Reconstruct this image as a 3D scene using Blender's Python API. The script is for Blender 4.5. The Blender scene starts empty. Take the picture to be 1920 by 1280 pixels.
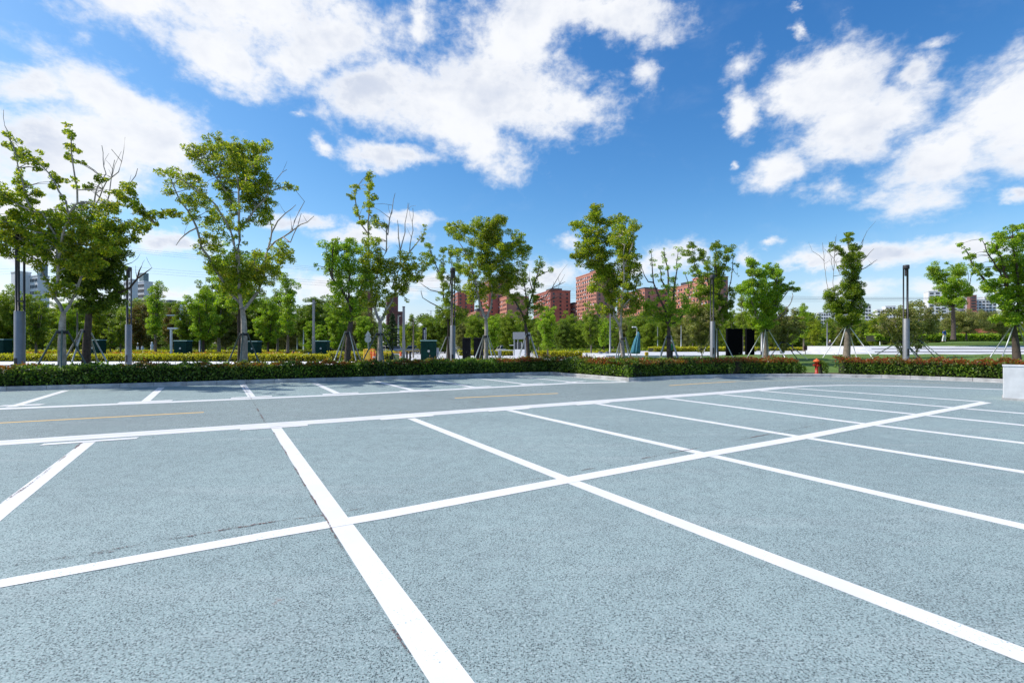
import bpy, math, random
import numpy as np
from mathutils import Vector
R = math.radians
# ---------------------------------------------------------------- camera, sky, sun, exposure
F, HY, CX, CH = 878.0, 649.0, 960.0, 1.5      # focal length (px at 1920), horizon row, centre column, eye height
S = bpy.context.scene
C = S.collection
cam = bpy.data.cameras.new('camera'); camo = bpy.data.objects.new('camera', cam); C.objects.link(camo)
cam.sensor_width = 36; cam.lens = 36*F/1920; cam.shift_y = (HY-640)/1920
cam.clip_start = .05; cam.clip_end = 4000
camo.location = (0, 0, CH); camo.rotation_euler = (R(90), 0, 0)
S.camera = camo
SUN_EL, SUN_AZ = 50, -86          # azimuth from +Y, clockwise; -82 = from the left, a little ahead
sl = bpy.data.lights.new('sun', 'SUN'); sl.energy = 4.6; sl.angle = R(.5); sl.color = (1, .96, .89)
so = bpy.data.objects.new('sun', sl); C.objects.link(so)
sv = Vector((math.sin(R(SUN_AZ))*math.cos(R(SUN_EL)), math.cos(R(SUN_AZ))*math.cos(R(SUN_EL)), math.sin(R(SUN_EL))))
so.rotation_euler = sv.to_track_quat('Z', 'Y').to_euler(); so.location = (-30, 10, 40)
S.view_settings.view_transform = 'Standard'; S.view_settings.look = 'None'
S.view_settings.exposure = 0; S.view_settings.gamma = 1
S.cycles.max_bounces = 8; S.cycles.transparent_max_bounces = 12

class NT:
    def __init__(s, t): s.t = t; s.n = t.nodes; s.l = t.links
    def N(s, ty, **k):
        n = s.n.new(ty)
        for a, b in k.items(): setattr(n, a, b)
        return n
    def L(s, a, b): s.l.new(a, b)
    def M(s, op, a, b=None, c=None, clamp=False):
        n = s.N('ShaderNodeMath', operation=op, use_clamp=clamp)
        for i, v in enumerate((a, b, c)):
            if v is None: continue
            if isinstance(v, (int, float)): n.inputs[i].default_value = v
            else: s.L(v, n.inputs[i])
        return n.outputs[0]
    def mix(s, f, a, b, blend='MIX'):
        n = s.N('ShaderNodeMix', data_type='RGBA', blend_type=blend)
        for i, v in ((0, f), (6, a), (7, b)):
            if isinstance(v, (int, float)): n.inputs[i].default_value = v
            elif isinstance(v, tuple): n.inputs[i].default_value = (*v, 1)[:4]
            else: s.L(v, n.inputs[i])
        return n.outputs[2]
    def noise(s, vec, scale, det=4, rough=.55, dist=0):
        n = s.N('ShaderNodeTexNoise'); n.inputs['Scale'].default_value = scale
        n.inputs['Detail'].default_value = det; n.inputs['Roughness'].default_value = rough; n.inputs['Distortion'].default_value = dist
        if vec is not None: s.L(vec, n.inputs['Vector'])
        return n.outputs['Fac']
    def ss(s, v, a, b):
        n = s.N('ShaderNodeMapRange', interpolation_type='SMOOTHSTEP')
        s.L(v, n.inputs[0]); n.inputs[1].default_value = a; n.inputs[2].default_value = b
        return n.outputs[0]
    def lin(s, v, a, b, c=0., d=1.):
        n = s.N('ShaderNodeMapRange'); s.L(v, n.inputs[0])
        for i, x in enumerate((a, b, c, d)): n.inputs[i+1].default_value = x
        return n.outputs[0]

w = bpy.data.worlds.new('World'); S.world = w; w.use_nodes = True
t = NT(w.node_tree); t.n.clear()
wo = t.N('ShaderNodeOutputWorld'); bg = t.N('ShaderNodeBackground'); t.L(bg.outputs[0], wo.inputs[0])
sky = t.N('ShaderNodeTexSky', sky_type='NISHITA', sun_disc=False)
sky.sun_elevation = R(SUN_EL); sky.sun_rotation = R(SUN_AZ); sky.altitude = 0; sky.air_density = 1.0; sky.dust_density = .6; sky.ozone_density = 2.5
tc = t.N('ShaderNodeTexCoord'); sep = t.N('ShaderNodeSeparateXYZ'); t.L(tc.outputs['Generated'], sep.inputs[0])
az = t.M('MULTIPLY', t.M('ARCTAN2', sep.outputs[0], sep.outputs[1]), 57.2958)
el = t.M('MULTIPLY', t.M('ARCSINE', sep.outputs[2]), 57.2958)
cmb = t.N('ShaderNodeCombineXYZ'); t.L(az, cmb.inputs[0]); t.L(el, cmb.inputs[1])
P0 = cmb.outputs[0]
st = t.N('ShaderNodeMapping'); st.inputs['Scale'].default_value = (1, 1.45, 1); t.L(P0, st.inputs[0])
PN = st.outputs[0]
wn = t.N('ShaderNodeTexNoise'); wn.inputs['Scale'].default_value = .11; wn.inputs['Detail'].default_value = 6; wn.inputs['Roughness'].default_value = .62
t.L(PN, wn.inputs['Vector'])
v1 = t.N('ShaderNodeVectorMath', operation='SUBTRACT'); t.L(wn.outputs['Color'], v1.inputs[0]); v1.inputs[1].default_value = (.5, .5, .5)
v2 = t.N('ShaderNodeVectorMath', operation='MULTIPLY'); t.L(v1.outputs[0], v2.inputs[0]); v2.inputs[1].default_value = (7, 5, 0)
v3 = t.N('ShaderNodeVectorMath', operation='ADD'); t.L(P0, v3.inputs[0]); t.L(v2.outputs[0], v3.inputs[1])
PW = v3.outputs[0]
CL = [(470,25,300,85,6,1),(420,115,120,50,28,1),(600,85,130,65,-22,1),(250,0,120,30,10,1),
 (60,150,130,38,5,1),(240,185,180,55,24,1),(110,265,270,85,4,1),(40,370,130,60,0,1),(300,255,95,80,10,1),(180,340,150,60,0,.9),
 (690,165,115,65,-18,1),(960,70,105,110,0,1),(890,190,225,85,0,1.1),(1075,195,90,48,8,1),(900,255,110,55,35,1),(735,288,95,26,3,1),
 (1140,35,140,48,0,1),(1020,20,130,60,0,1),(1205,12,60,32,0,.95),(790,45,40,52,20,.72),(1210,138,44,30,35,.76),(602,268,36,16,35,.76),(562,218,22,12,0,.7),
 (400,90,80,40,30,.7),(150,60,50,40,40,.5),
 (1555,165,155,76,-18,1),(1620,235,170,62,-30,1),(1460,315,80,42,-22,1),(1385,210,40,42,-35,.95),(1715,135,75,30,-15,.92),(1400,120,62,34,-40,.74),
 (1900,200,150,85,-30,1),(1760,305,185,68,-22,1),(1960,260,150,85,0,1),(1545,360,55,34,-15,.72),(1910,355,40,20,0,.9),
 (1755,82,75,16,-22,.70),(1512,52,26,16,30,.72),(1490,14,26,10,20,.62),(1372,305,12,16,0,.68),
 (1640,478,180,26,-4,1),(1800,468,130,28,0,1),(1545,496,90,16,0,1),(1600,545,110,22,0,.8),(1780,545,130,18,0,.8),(1440,460,34,10,0,.7),
 (1270,478,75,34,0,.9),(1390,482,36,26,0,.8),(1060,452,40,18,0,.7),(765,406,60,12,0,.95),(575,410,80,17,0,.9),(690,440,110,24,0,.9),
 (320,455,110,22,0,.95),(960,545,120,32,0,.85),(1025,520,70,36,0,.9),(590,540,90,28,0,.85),(340,545,70,16,0,.8),(810,535,80,24,0,.8),(1190,500,80,30,0,.8),(60,480,110,20,0,.9),
 (-260,200,260,150,0,1),(2260,240,240,110,-10,1)]
def azel(px, py):
    return math.degrees(math.atan2(px-CX, F)), math.degrees(math.atan2(HY-py, math.hypot(F, px-CX)))
acc = None
for cx, cy, rx, ry, rot, st_ in CL:
    a0, e0 = azel(cx, cy); cr, sr = math.cos(R(rot)), math.sin(R(rot))
    a1, e1 = azel(cx+rx*cr, cy+rx*sr); a2, e2 = azel(cx-ry*sr, cy+ry*cr)
    m = t.N('ShaderNodeMapping', vector_type='TEXTURE'); t.L(PW, m.inputs[0])
    m.inputs['Location'].default_value = (a0, e0, 0)
    m.inputs['Rotation'].default_value = (0, 0, math.atan2(e1-e0, a1-a0))
    m.inputs['Scale'].default_value = (1.82*math.hypot(a1-a0, e1-e0), 1.82*math.hypot(a2-a0, e2-e0), 1)
    g = t.N('ShaderNodeTexGradient', gradient_type='SPHERICAL'); t.L(m.outputs[0], g.inputs[0])
    v = t.M('MULTIPLY', g.outputs['Fac'], st_)
    acc = v if acc is None else t.M('SMOOTH_MAX', acc, v, .12)
# clouds over the part of the sky nobody framed
gen = t.noise(PN, .035, 5, .55)
away = t.M('MAXIMUM', t.ss(t.M('ABSOLUTE', az), 56, 80), t.ss(el, 38, 50))
gen = t.M('MULTIPLY', t.ss(gen, .47, .68), t.M('MULTIPLY', away, .9))
acc = t.M('MAXIMUM', acc, gen)
fb = t.noise(PN, .16, 9, .62, .3)
fb2 = t.noise(PN, .55, 7, .6, .2)
fb3 = t.noise(PN, 1.5, 6, .6, .4)
den = t.M('ADD', t.M('SUBTRACT', acc, .42), t.M('ADD', t.M('MULTIPLY', t.M('SUBTRACT', fb, .5), .85), t.M('ADD', t.M('MULTIPLY', t.M('SUBTRACT', fb2, .5), .50), t.M('MULTIPLY', t.M('SUBTRACT', fb3, .5), .15))))
den = t.M('MULTIPLY', den, t.ss(el, -.5, 2.5))
mask = t.M('POWER', t.ss(den, -.16, .36), 1.2)
shade = t.M('ADD', t.M('MULTIPLY', t.noise(PN, .09, 4, .5), 1.1), t.M('MULTIPLY', t.M('SUBTRACT', fb2, .5), .25))
lowgrey = t.lin(el, 2, 22, .25, 0)
shade = t.M('ADD', t.ss(shade, .42, .80), lowgrey, clamp=True)
shade = t.M('MULTIPLY', shade, t.ss(den, .12, .5))
ccol = t.mix(shade, (.985, 1.0, 1.03), (.66, .72, .85))
skyc = t.mix(1.0, sky.outputs[0], (.135, .160, .160), 'MULTIPLY')
sc_ = t.N('ShaderNodeSeparateColor'); t.L(skyc, sc_.inputs[0]); cc_ = t.N('ShaderNodeCombineColor')
for i_, (a_, p_) in enumerate(((1.95, 1.8), (1.10, 1.27), (1.08, .95))): t.L(t.M('MULTIPLY', t.M('POWER', sc_.outputs[i_], p_), a_), cc_.inputs[i_])
veil = t.M('MULTIPLY', t.ss(t.M('ADD', t.M('MULTIPLY', fb, .6), t.M('MULTIPLY', t.noise(PN, .06, 5, .6), .4)), .50, .72), .07)
mask = t.M('MAXIMUM', mask, t.M('MULTIPLY', veil, t.ss(el, 0, 6)))
lowc = t.mix(t.M('MULTIPLY', t.ss(el, 13, -1), .62), cc_.outputs[0], (.60, .73, .90))
fin = t.mix(t.M('MULTIPLY', mask, .97), lowc, ccol)
t.L(fin, bg.inputs[0]); bg.inputs[1].default_value = 1.0
w.cycles.sampling_method = 'MANUAL'; w.cycles.sample_map_resolution = 1024

# ---------------------------------------------------------------- helpers
def G(px, py, z=0.):
    Y = F*(CH-z)/(py-HY); return Vector(((px-CX)/F*Y, Y, z))
def at(px, py, Y): return Vector(((px-CX)/F*Y, Y, CH-(py-HY)/F*Y))
def X(px, Y): return (px-CX)/F*Y
def Z(py, Y): return CH-(py-HY)/F*Y
MATS = {}
def mat(name, col, rough=.7, metal=0, var=0, vscale=3, bump=0, bscale=20, spec=.5):
    if name in MATS: return MATS[name]
    m = bpy.data.materials.new(name); m.use_nodes = True; t = NT(m.node_tree)
    p = t.n['Principled BSDF']; p.inputs['Roughness'].default_value = rough; p.inputs['Metallic'].default_value = metal
    p.inputs['Specular IOR Level'].default_value = spec
    p.inputs['Base Color'].default_value = (*col, 1)
    tc = t.N('ShaderNodeTexCoord')
    if var:
        n = t.noise(tc.outputs['Object'], vscale, 6, .6)
        d = tuple(c*(1-var) for c in col); u = tuple(min(1, c*(1+var)) for c in col)
        t.L(t.mix(t.ss(n, .3, .7), d, u), p.inputs['Base Color'])
    if bump:
        b = t.N('ShaderNodeBump'); b.inputs['Strength'].default_value = bump; b.inputs['Distance'].default_value = .02
        t.L(t.noise(tc.outputs['Object'], bscale, 5, .6), b.inputs['Height']); t.L(b.outputs[0], p.inputs['Normal'])
    MATS[name] = m; return m
def leafmat(name, stops, trans=.35, red=None):
    m = bpy.data.materials.new(name); m.use_nodes = True; t = NT(m.node_tree)
    p = t.n['Principled BSDF']; p.inputs['Roughness'].default_value = .42; p.inputs['Specular IOR Level'].default_value = .45
    o = t.n['Material Output']; ge = t.N('ShaderNodeNewGeometry'); r = t.N('ShaderNodeValToRGB'); t.L(ge.outputs['Random Per Island'], r.inputs[0])
    e = r.color_ramp.elements; e[0].position = 0; e[0].color = (*stops[0], 1); e[1].position = 1; e[1].color = (*stops[-1], 1)
    for i, c in enumerate(stops[1:-1]):
        x = e.new((i+1)/(len(stops)-1)); x.color = (*c, 1)
    col = r.outputs[0]; tc = t.N('ShaderNodeTexCoord')
    n = t.noise(tc.outputs['Object'], .9, 3, .5)
    col = t.mix(t.ss(n, .35, .68), col, t.mix(1, col, (1.28, 1.36, .85), 'MULTIPLY'))
    if not red and 'golden' not in name: col = t.mix(1, col, (1.32, 1.10, .85), 'MULTIPLY')
    if red:                                             # new growth at the tips of the hedge really is red
        s = t.N('ShaderNodeSeparateXYZ'); t.L(tc.outputs['Object'], s.inputs[0])
        n2 = t.noise(tc.outputs['Object'], .55, 3, .5)
        f = t.M('MULTIPLY', t.ss(t.M('ADD', s.outputs[2], t.M('MULTIPLY', ge.outputs['Random Per Island'], .12)), red[0], red[1]), t.ss(n2, red[2], red[2]+.14))
        f = t.M('MULTIPLY', f, t.ss(t.M('FRACT', t.M('MULTIPLY', ge.outputs['Random Per Island'], 7.3)), .15, .4))
        rc = t.mix(t.M('FRACT', t.M('MULTIPLY', ge.outputs['Random Per Island'], 13.7)), (.30, .05, .02), (.34, .12, .03))
        col = t.mix(f, col, rc)
    t.L(col, p.inputs['Base Color'])
    tr = t.N('ShaderNodeBsdfTranslucent'); t.L(t.mix(1, col, (1.5, 1.6, .7), 'MULTIPLY'), tr.inputs[0])
    ms = t.N('ShaderNodeMixShader'); ms.inputs[0].default_value = trans; t.L(p.outputs[0], ms.inputs[1]); t.L(tr.outputs[0], ms.inputs[2]); t.L(ms.outputs[0], o.inputs[0])
    return m
class MB:
    def __init__(s): s.v = []; s.f = []
    def add(s, vs, fs):
        b = len(s.v); s.v += [tuple(v) for v in vs]; s.f += [tuple(i+b for i in f) for f in fs]
    def box(s, c, d, rz=0, tz=1., bev=0):
        """box centred at c, dims d, top scaled by tz, optional chamfered vertical edges"""
        x, y, z = d[0]/2, d[1]/2, d[2]/2; cr, sr = math.cos(rz), math.sin(rz)
        if bev: ring = [(-x+bev,-y),(x-bev,-y),(x,-y+bev),(x,y-bev),(x-bev,y),(-x+bev,y),(-x,y-bev),(-x,-y+bev)]
        else: ring = [(-x,-y),(x,-y),(x,y),(-x,y)]
        lv = [(-z, 1), (z, tz)] if not bev else [(-z, 1), (z-bev, tz), (z, tz*(1-2*bev/max(d[0], d[1])))]
        n = len(ring); V = []
        for zz, k in lv:
            for a, b in ring:
                a, b = a*k, b*k; V.append((c[0]+a*cr-b*sr, c[1]+a*sr+b*cr, c[2]+zz))
        Fc = [tuple(range(n))[::-1], tuple(range(n*(len(lv)-1), n*len(lv)))]
        for r in range(len(lv)-1):
            for i in range(n): j = (i+1) % n; Fc.append((r*n+i, r*n+j, r*n+n+j, r*n+n+i))
        s.add(V, Fc)
    def tube(s, pts, rad, n=8, cap=True):
        pts = [Vector(p) for p in pts]; V = []; Fc = []
        if isinstance(rad, (int, float)): rad = [rad]*len(pts)
        for i, p in enumerate(pts):
            d = (pts[min(i+1, len(pts)-1)]-pts[max(i-1, 0)]).normalized()
            a = d.cross(Vector((0, 0, 1)) if abs(d.z) < .9 else Vector((1, 0, 0))).normalized(); b = d.cross(a)
            for k in range(n):
                q = 2*math.pi*k/n; V.append(p+(a*math.cos(q)+b*math.sin(q))*rad[i])
        for i in range(len(pts)-1):
            for k in range(n): j = (k+1) % n; Fc.append((i*n+k, i*n+j, i*n+n+j, i*n+n+k))
        if cap: Fc += [tuple(range(n)), tuple(range(n*(len(pts)-1), n*len(pts)))[::-1]]
        s.add(V, Fc)
    def cyl(s, c, r, h, n=16, r2=None): s.tube([c, (c[0], c[1], c[2]+h)], [r, r if r2 is None else r2], n)
    def lathe(s, c, prof, n=16):
        V = []; Fc = []
        for r, z in prof:
            for k in range(n): q = 2*math.pi*k/n; V.append((c[0]+r*math.cos(q), c[1]+r*math.sin(q), c[2]+z))
        for i in range(len(prof)-1):
            for k in range(n): j = (k+1) % n; Fc.append((i*n+k, i*n+j, i*n+n+j, i*n+n+k))
        Fc += [tuple(range(n))[::-1], tuple(range(n*(len(prof)-1), n*len(prof)))]
        s.add(V, Fc)
    def build(s, name, m, parent=None, smooth=False):
        me = bpy.data.meshes.new(name)
        if isinstance(s.v, list): me.from_pydata(s.v, [], s.f)
        me.update(); me.materials.append(m)
        if smooth: me.polygons.foreach_set('use_smooth', [True]*len(me.polygons))
        o = bpy.data.objects.new(name, me); C.objects.link(o)
        if parent: o.parent = parent
        return o
def tag(o, label=None, cat=None, group=None, kind=None):
    for k, v in (('label', label), ('category', cat), ('group', group), ('kind', kind)):
        if v: o[k] = v
    return o
def thing(name, label, cat, loc=(0, 0, 0), rz=0, group=None):
    o = bpy.data.objects.new(name, None); C.objects.link(o); o.location = loc; o.rotation_euler = (0, 0, rz); o.empty_display_size = .2
    return tag(o, label, cat, group)
def struct(name, mb, m): return tag(mb.build(name, m), kind='structure')
def copy_tree(o, parent=None):
    c = o.copy(); C.objects.link(c); c.parent = parent
    for ch in [x for x in list(o.children)]: copy_tree(ch, c)
    return c
KM = 3.4
def npmesh(name, V, Q, m, parent=None):
    me = bpy.data.meshes.new(name); nv = len(V); nf = len(Q)
    me.vertices.add(nv); me.vertices.foreach_set('co', V.astype(np.float32).ravel())
    me.loops.add(nf*4); me.loops.foreach_set('vertex_index', Q.astype(np.int32).ravel())
    me.polygons.add(nf); me.polygons.foreach_set('loop_start', np.arange(0, nf*4, 4, dtype=np.int32)); 
    me.update(calc_edges=True); me.materials.append(m)
    o = bpy.data.objects.new(name, me); C.objects.link(o)
    if parent: o.parent = parent
    return o
def leaf_arrays(P, size, rng, up=.3, asp=.5, cup=.18):
    n = len(P); sz = size*rng.uniform(.65, 1.25, n)[:, None]
    nr = rng.normal(size=(n, 3)); nr /= np.linalg.norm(nr, axis=1)[:, None]; nr[:, 2] += up; nr /= np.linalg.norm(nr, axis=1)[:, None]
    d = rng.normal(size=(n, 3)); d -= (d*nr).sum(1)[:, None]*nr; d /= np.linalg.norm(d, axis=1)[:, None]; s = np.cross(nr, d)
    V = np.empty((n, 4, 3)); V[:, 0] = P-d*sz*.5; V[:, 2] = P+d*sz*.5-nr*sz*cup*.5
    V[:, 1] = P+s*sz*asp*.5+nr*sz*cup*.4; V[:, 3] = P-s*sz*asp*.5+nr*sz*cup*.4
    return V.reshape(-1, 3), np.arange(n*4).reshape(n, 4)
def clump_pts(cl, size, rng, k=5., flat=.75):
    k = k*KM
    out = []
    for x, y, z, r in cl:
        n = max(5, int(k*(r/size)**2)); d = rng.normal(size=(n, 3)); d /= np.linalg.norm(d, axis=1)[:, None]
        q = r*rng.uniform(.25, 1, n)[:, None]**.6; d[:, 2] *= flat; out.append(np.array([x, y, z])+d*q)
    return np.vstack(out)

# ---------------------------------------------------------------- materials
def lotmat(name='blue_grey_coating', tn=(1, 1, 1)):
    m = bpy.data.materials.new(name); m.use_nodes = True; t = NT(m.node_tree); p = t.n['Principled BSDF']
    tc = t.N('ShaderNodeTexCoord'); o = tc.outputs['Object']
    big = t.noise(o, .22, 5, .6); mid = t.noise(o, 1.4, 6, .65); fine = t.noise(o, 115, 2, .75); fine2 = t.noise(o, 70, 3, .7)
    st = t.N('ShaderNodeMapping'); st.inputs['Rotation'].default_value = (0, 0, R(-31)); st.inputs['Scale'].default_value = (.35, 3.2, 1); t.L(o, st.inputs[0])
    roll = t.noise(st.outputs[0], .9, 4, .6)
    c = t.mix(t.ss(big, .35, .65), (.252, .332, .330), (.305, .396, .388))
    c = t.mix(t.M('MULTIPLY', t.ss(mid, .40, .70), .38), c, (.24, .30, .30))
    c = t.mix(t.M('MULTIPLY', t.ss(roll, .5, .75), .5), c, (.36, .42, .415))
    pat = t.noise(o, 6, 4, .6)
    thr = t.M('ADD', t.M('ADD', t.M('MULTIPLY', fine, .78), t.M('MULTIPLY', t.noise(o, 62, 2, .6), .22)), t.M('MULTIPLY', t.M('SUBTRACT', pat, .5), .14))
    vo = t.N('ShaderNodeTexVoronoi'); vo.inputs['Scale'].default_value = 98; t.L(o, vo.inputs['Vector'])
    vs = t.N('ShaderNodeSeparateColor'); t.L(vo.outputs['Color'], vs.inputs[0])
    dot = t.M('MULTIPLY', t.ss(vo.outputs['Distance'], .52, .34), t.M('GREATER_THAN', t.M('ADD', vs.outputs[0], t.M('MULTIPLY', t.M('SUBTRACT', pat, .5), .9)), .52))
    pit = t.M('MAXIMUM', t.M('MULTIPLY', dot, .97), t.M('MULTIPLY', t.ss(thr, .535, .59), .75))
    c = t.mix(t.M('MULTIPLY', pit, .96), c, (.03, .045, .05))
    c = t.mix(t.M('MULTIPLY', t.ss(fine2, .50, .66), .55), c, (.56, .64, .64))
    spots = t.noise(o, 3.1, 4, .7); s2 = t.noise(o, .9, 2, .5)
    rst = t.M('MULTIPLY', t.ss(spots, .66, .74), t.ss(s2, .52, .62))
    c = t.mix(t.M('MULTIPLY', rst, .55), c, (.28, .22, .20))
    oil = t.M('MULTIPLY', t.ss(t.noise(o, .55, 5, .7), .60, .74), .45); c = t.mix(oil, c, (.16, .205, .215))
    c = t.mix(1, c, tn, 'MULTIPLY')
    t.L(c, p.inputs['Base Color']); p.inputs['Roughness'].default_value = .82; p.inputs['Specular IOR Level'].default_value = .3
    b = t.N('ShaderNodeBump'); b.inputs['Strength'].default_value = .12; b.inputs['Distance'].default_value = .003; b.invert = True
    t.L(pit, b.inputs['Height']); t.L(b.outputs[0], p.inputs['Normal'])
    return m
def paintmat(name, col, wear, base=(.26, .38, .42)):
    m = bpy.data.materials.new(name); m.use_nodes = True; t = NT(m.node_tree); p = t.n['Principled BSDF']
    tc = t.N('ShaderNodeTexCoord'); o = tc.outputs['Object']
    a = t.noise(o, 60, 4, .7); b_ = t.noise(o, 2.2, 5, .6)
    thr = t.M('ADD', a, t.M('MULTIPLY', t.M('SUBTRACT', b_, .5), .5))
    f = t.ss(thr, .72-wear*.4, .84-wear*.4)
    c = t.mix(t.ss(b_, .35, .7), tuple(x*.90 for x in col), col)
    c = t.mix(f, c, base)
    t.L(c, p.inputs['Base Color']); p.inputs['Roughness'].default_value = .6
    b = t.N('ShaderNodeBump'); b.inputs['Strength'].default_value = .25; b.inputs['Distance'].default_value = .004
    t.L(a, b.inputs['Height']); t.L(b.outputs[0], p.inputs['Normal']); return m
def crackmat():
    m = bpy.data.materials.new('crack_dirt'); m.use_nodes = True; t = NT(m.node_tree); p = t.n['Principled BSDF']; o = t.n['Material Output']
    tc = t.N('ShaderNodeTexCoord'); a = t.noise(tc.outputs['Object'], 70, 4, .7); b = t.noise(tc.outputs['Object'], 1.6, 4, .6)
    t.L(t.mix(t.ss(b, .4, .6), (.05, .05, .055), (.17, .105, .095)), p.inputs['Base Color']); p.inputs['Roughness'].default_value = .9
    tr = t.N('ShaderNodeBsdfTransparent'); ms = t.N('ShaderNodeMixShader')
    f = t.ss(t.M('ADD', a, t.M('MULTIPLY', t.M('SUBTRACT', b, .5), .9)), .50, .60)
    t.L(f, ms.inputs[0]); t.L(tr.outputs[0], ms.inputs[1]); t.L(p.outputs[0], ms.inputs[2]); t.L(ms.outputs[0], o.inputs[0]); return m
def grassmat(name, a, b, sc=14):
    m = bpy.data.materials.new(name); m.use_nodes = True; t = NT(m.node_tree); p = t.n['Principled BSDF']
    tc = t.N('ShaderNodeTexCoord'); o = tc.outputs['Object']; n1 = t.noise(o, .5, 5, .6); n2 = t.noise(o, sc, 4, .7)
    c = t.mix(t.ss(n1, .35, .65), a, b); c = t.mix(t.M('MULTIPLY', t.ss(n2, .4, .65), .55), c, tuple(x*.4 for x in a))
    t.L(c, p.inputs['Base Color']); p.inputs['Roughness'].default_value = .8; p.inputs['Specular IOR Level'].default_value = .2
    bm = t.N('ShaderNodeBump'); bm.inputs['Strength'].default_value = .8; bm.inputs['Distance'].default_value = .06
    t.L(n2, bm.inputs['Height']); t.L(bm.outputs[0], p.inputs['Normal']); return m
M_lot = lotmat(); M_lane = lotmat('slate_lane_coating', (.87, .84, .84)); M_white = paintmat('white_road_paint', (.79, .78, .755), .26); M_worn = paintmat('worn_white_road_paint', (.72, .71, .70), .30)
M_whiteB = paintmat('far_white_road_paint', (.76, .755, .745), .26)
M_yel = paintmat('yellow_road_paint', (.80, .48, .12), .25); M_yelp = paintmat('faded_yellow_road_paint', (.50, .44, .28), .4); M_crack = crackmat()
M_kerb = mat('kerb_concrete', (.42, .415, .40), .85, var=.28, vscale=2.5, bump=.3, bscale=40)
M_soil = mat('soil', (.09, .06, .04), .95, var=.4, vscale=6, bump=.6, bscale=12)
M_pave = mat('pale_pavement', (.52, .51, .50), .8, var=.14, vscale=.8, bump=.15)
M_pave2 = mat('white_stone', (.74, .73, .72), .7, var=.08, vscale=.7)
M_terr = mat('pale_terrace_stone', (.56, .56, .56), .8, var=.1, vscale=.6); M_asph = mat('grey_asphalt', (.30, .30, .32), .9, var=.15, vscale=.6)
M_dark = mat('dark_joint', (.07, .07, .08), .9)
M_conc = mat('white_concrete', (.62, .63, .635), .8, var=.12, vscale=2.2, bump=.2, bscale=30)
M_grass = grassmat('lawn_grass', (.105, .19, .035), (.16, .24, .05)); M_green = grassmat('planted_ground', (.045, .075, .015), (.07, .09, .02), 6)
M_blue = mat('blue_paint', (.015, .36, .72), .6, var=.1)
M_bark = mat('grey_bark', (.20, .165, .125), .9, var=.35, vscale=9, bump=.5, bscale=30)
M_barkw = mat('pale_bark', (.36, .315, .26), .9, var=.30, vscale=7, bump=.5, bscale=30)
M_barkd = mat('dark_bark', (.075, .055, .042), .9, var=.35, vscale=9, bump=.6, bscale=30)
M_stake = mat('galvanised_pole', (.42, .45, .44), .45, metal=.5, var=.15); M_staked = mat('dark_green_pole', (.10, .14, .13), .5, metal=.3, var=.2)
M_strap = mat('black_strap', (.015, .015, .018), .7)
M_lamp = mat('grey_lamp_paint', (.23, .235, .245), .45, metal=.35, var=.08, vscale=5, bump=.05); M_lampd = mat('dark_lamp_metal', (.06, .058, .062), .5, metal=.4, var=.1)
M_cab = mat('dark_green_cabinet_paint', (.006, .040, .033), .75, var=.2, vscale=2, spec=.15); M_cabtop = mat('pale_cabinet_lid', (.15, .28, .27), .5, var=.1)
M_blk = mat('black_panel', (.004, .004, .005), .9, var=.2, spec=.05); M_blk2 = mat('charcoal_cabinet_paint', (.014, .014, .018), .8, var=.2, spec=.15)
M_badge = mat('white_badge', (.6, .6, .58), .5)
M_brick = mat('red_brick', (.48, .17, .125), .9, var=.14, vscale=.25); M_brick2 = mat('salmon_brick', (.55, .24, .17), .9, var=.12, vscale=.25); M_brickd = mat('brown_brick', (.22, .10, .08), .9, var=.15, vscale=.3)
M_win = mat('dark_window_glass', (.03, .04, .05), .15); M_winl = mat('light_window_frame', (.55, .55, .55), .5); M_roof = mat('dark_roof_plant', (.05, .055, .065), .7)
M_rend = mat('white_render', (.78, .78, .79), .85, var=.08, vscale=.2); M_rendg = mat('grey_render', (.28, .30, .33), .85, var=.1, vscale=.2); M_salmon = mat('salmon_render', (.62, .34, .24), .85)
M_glass = mat('teal_glass', (.10, .17, .19), .12); M_wire = mat('grey_cable', (.16, .18, .22), .6)
M_carw = mat('white_car_paint', (.68, .69, .70), .25); M_cars = mat('silver_car_paint', (.40, .42, .44), .28, metal=.5); M_tyre = mat('tyre_rubber', (.012, .012, .013), .8); M_rim = mat('alloy', (.4, .4, .42), .3, metal=.8)
M_cgl = mat('car_glass', (.02, .025, .03), .08); M_lite = mat('lamp_lens', (.5, .1, .05), .2); M_hl = mat('headlamp_lens', (.7, .7, .72), .1)
M_or = mat('orange_plastic', (.75, .13, .02), .5, var=.12); M_yp = mat('yellow_plastic', (.72, .44, .03), .5); M_red = mat('red_enamel', (.42, .03, .012), .4, var=.15, vscale=8)
M_teal = mat('teal_canvas', (.05, .19, .25), .85, var=.25, vscale=3); M_wp = mat('white_paint', (.70, .71, .72), .5, var=.05); M_skin = mat('skin', (.42, .25, .17), .6); M_hair = mat('black_hair', (.01, .009, .008), .5)
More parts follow.
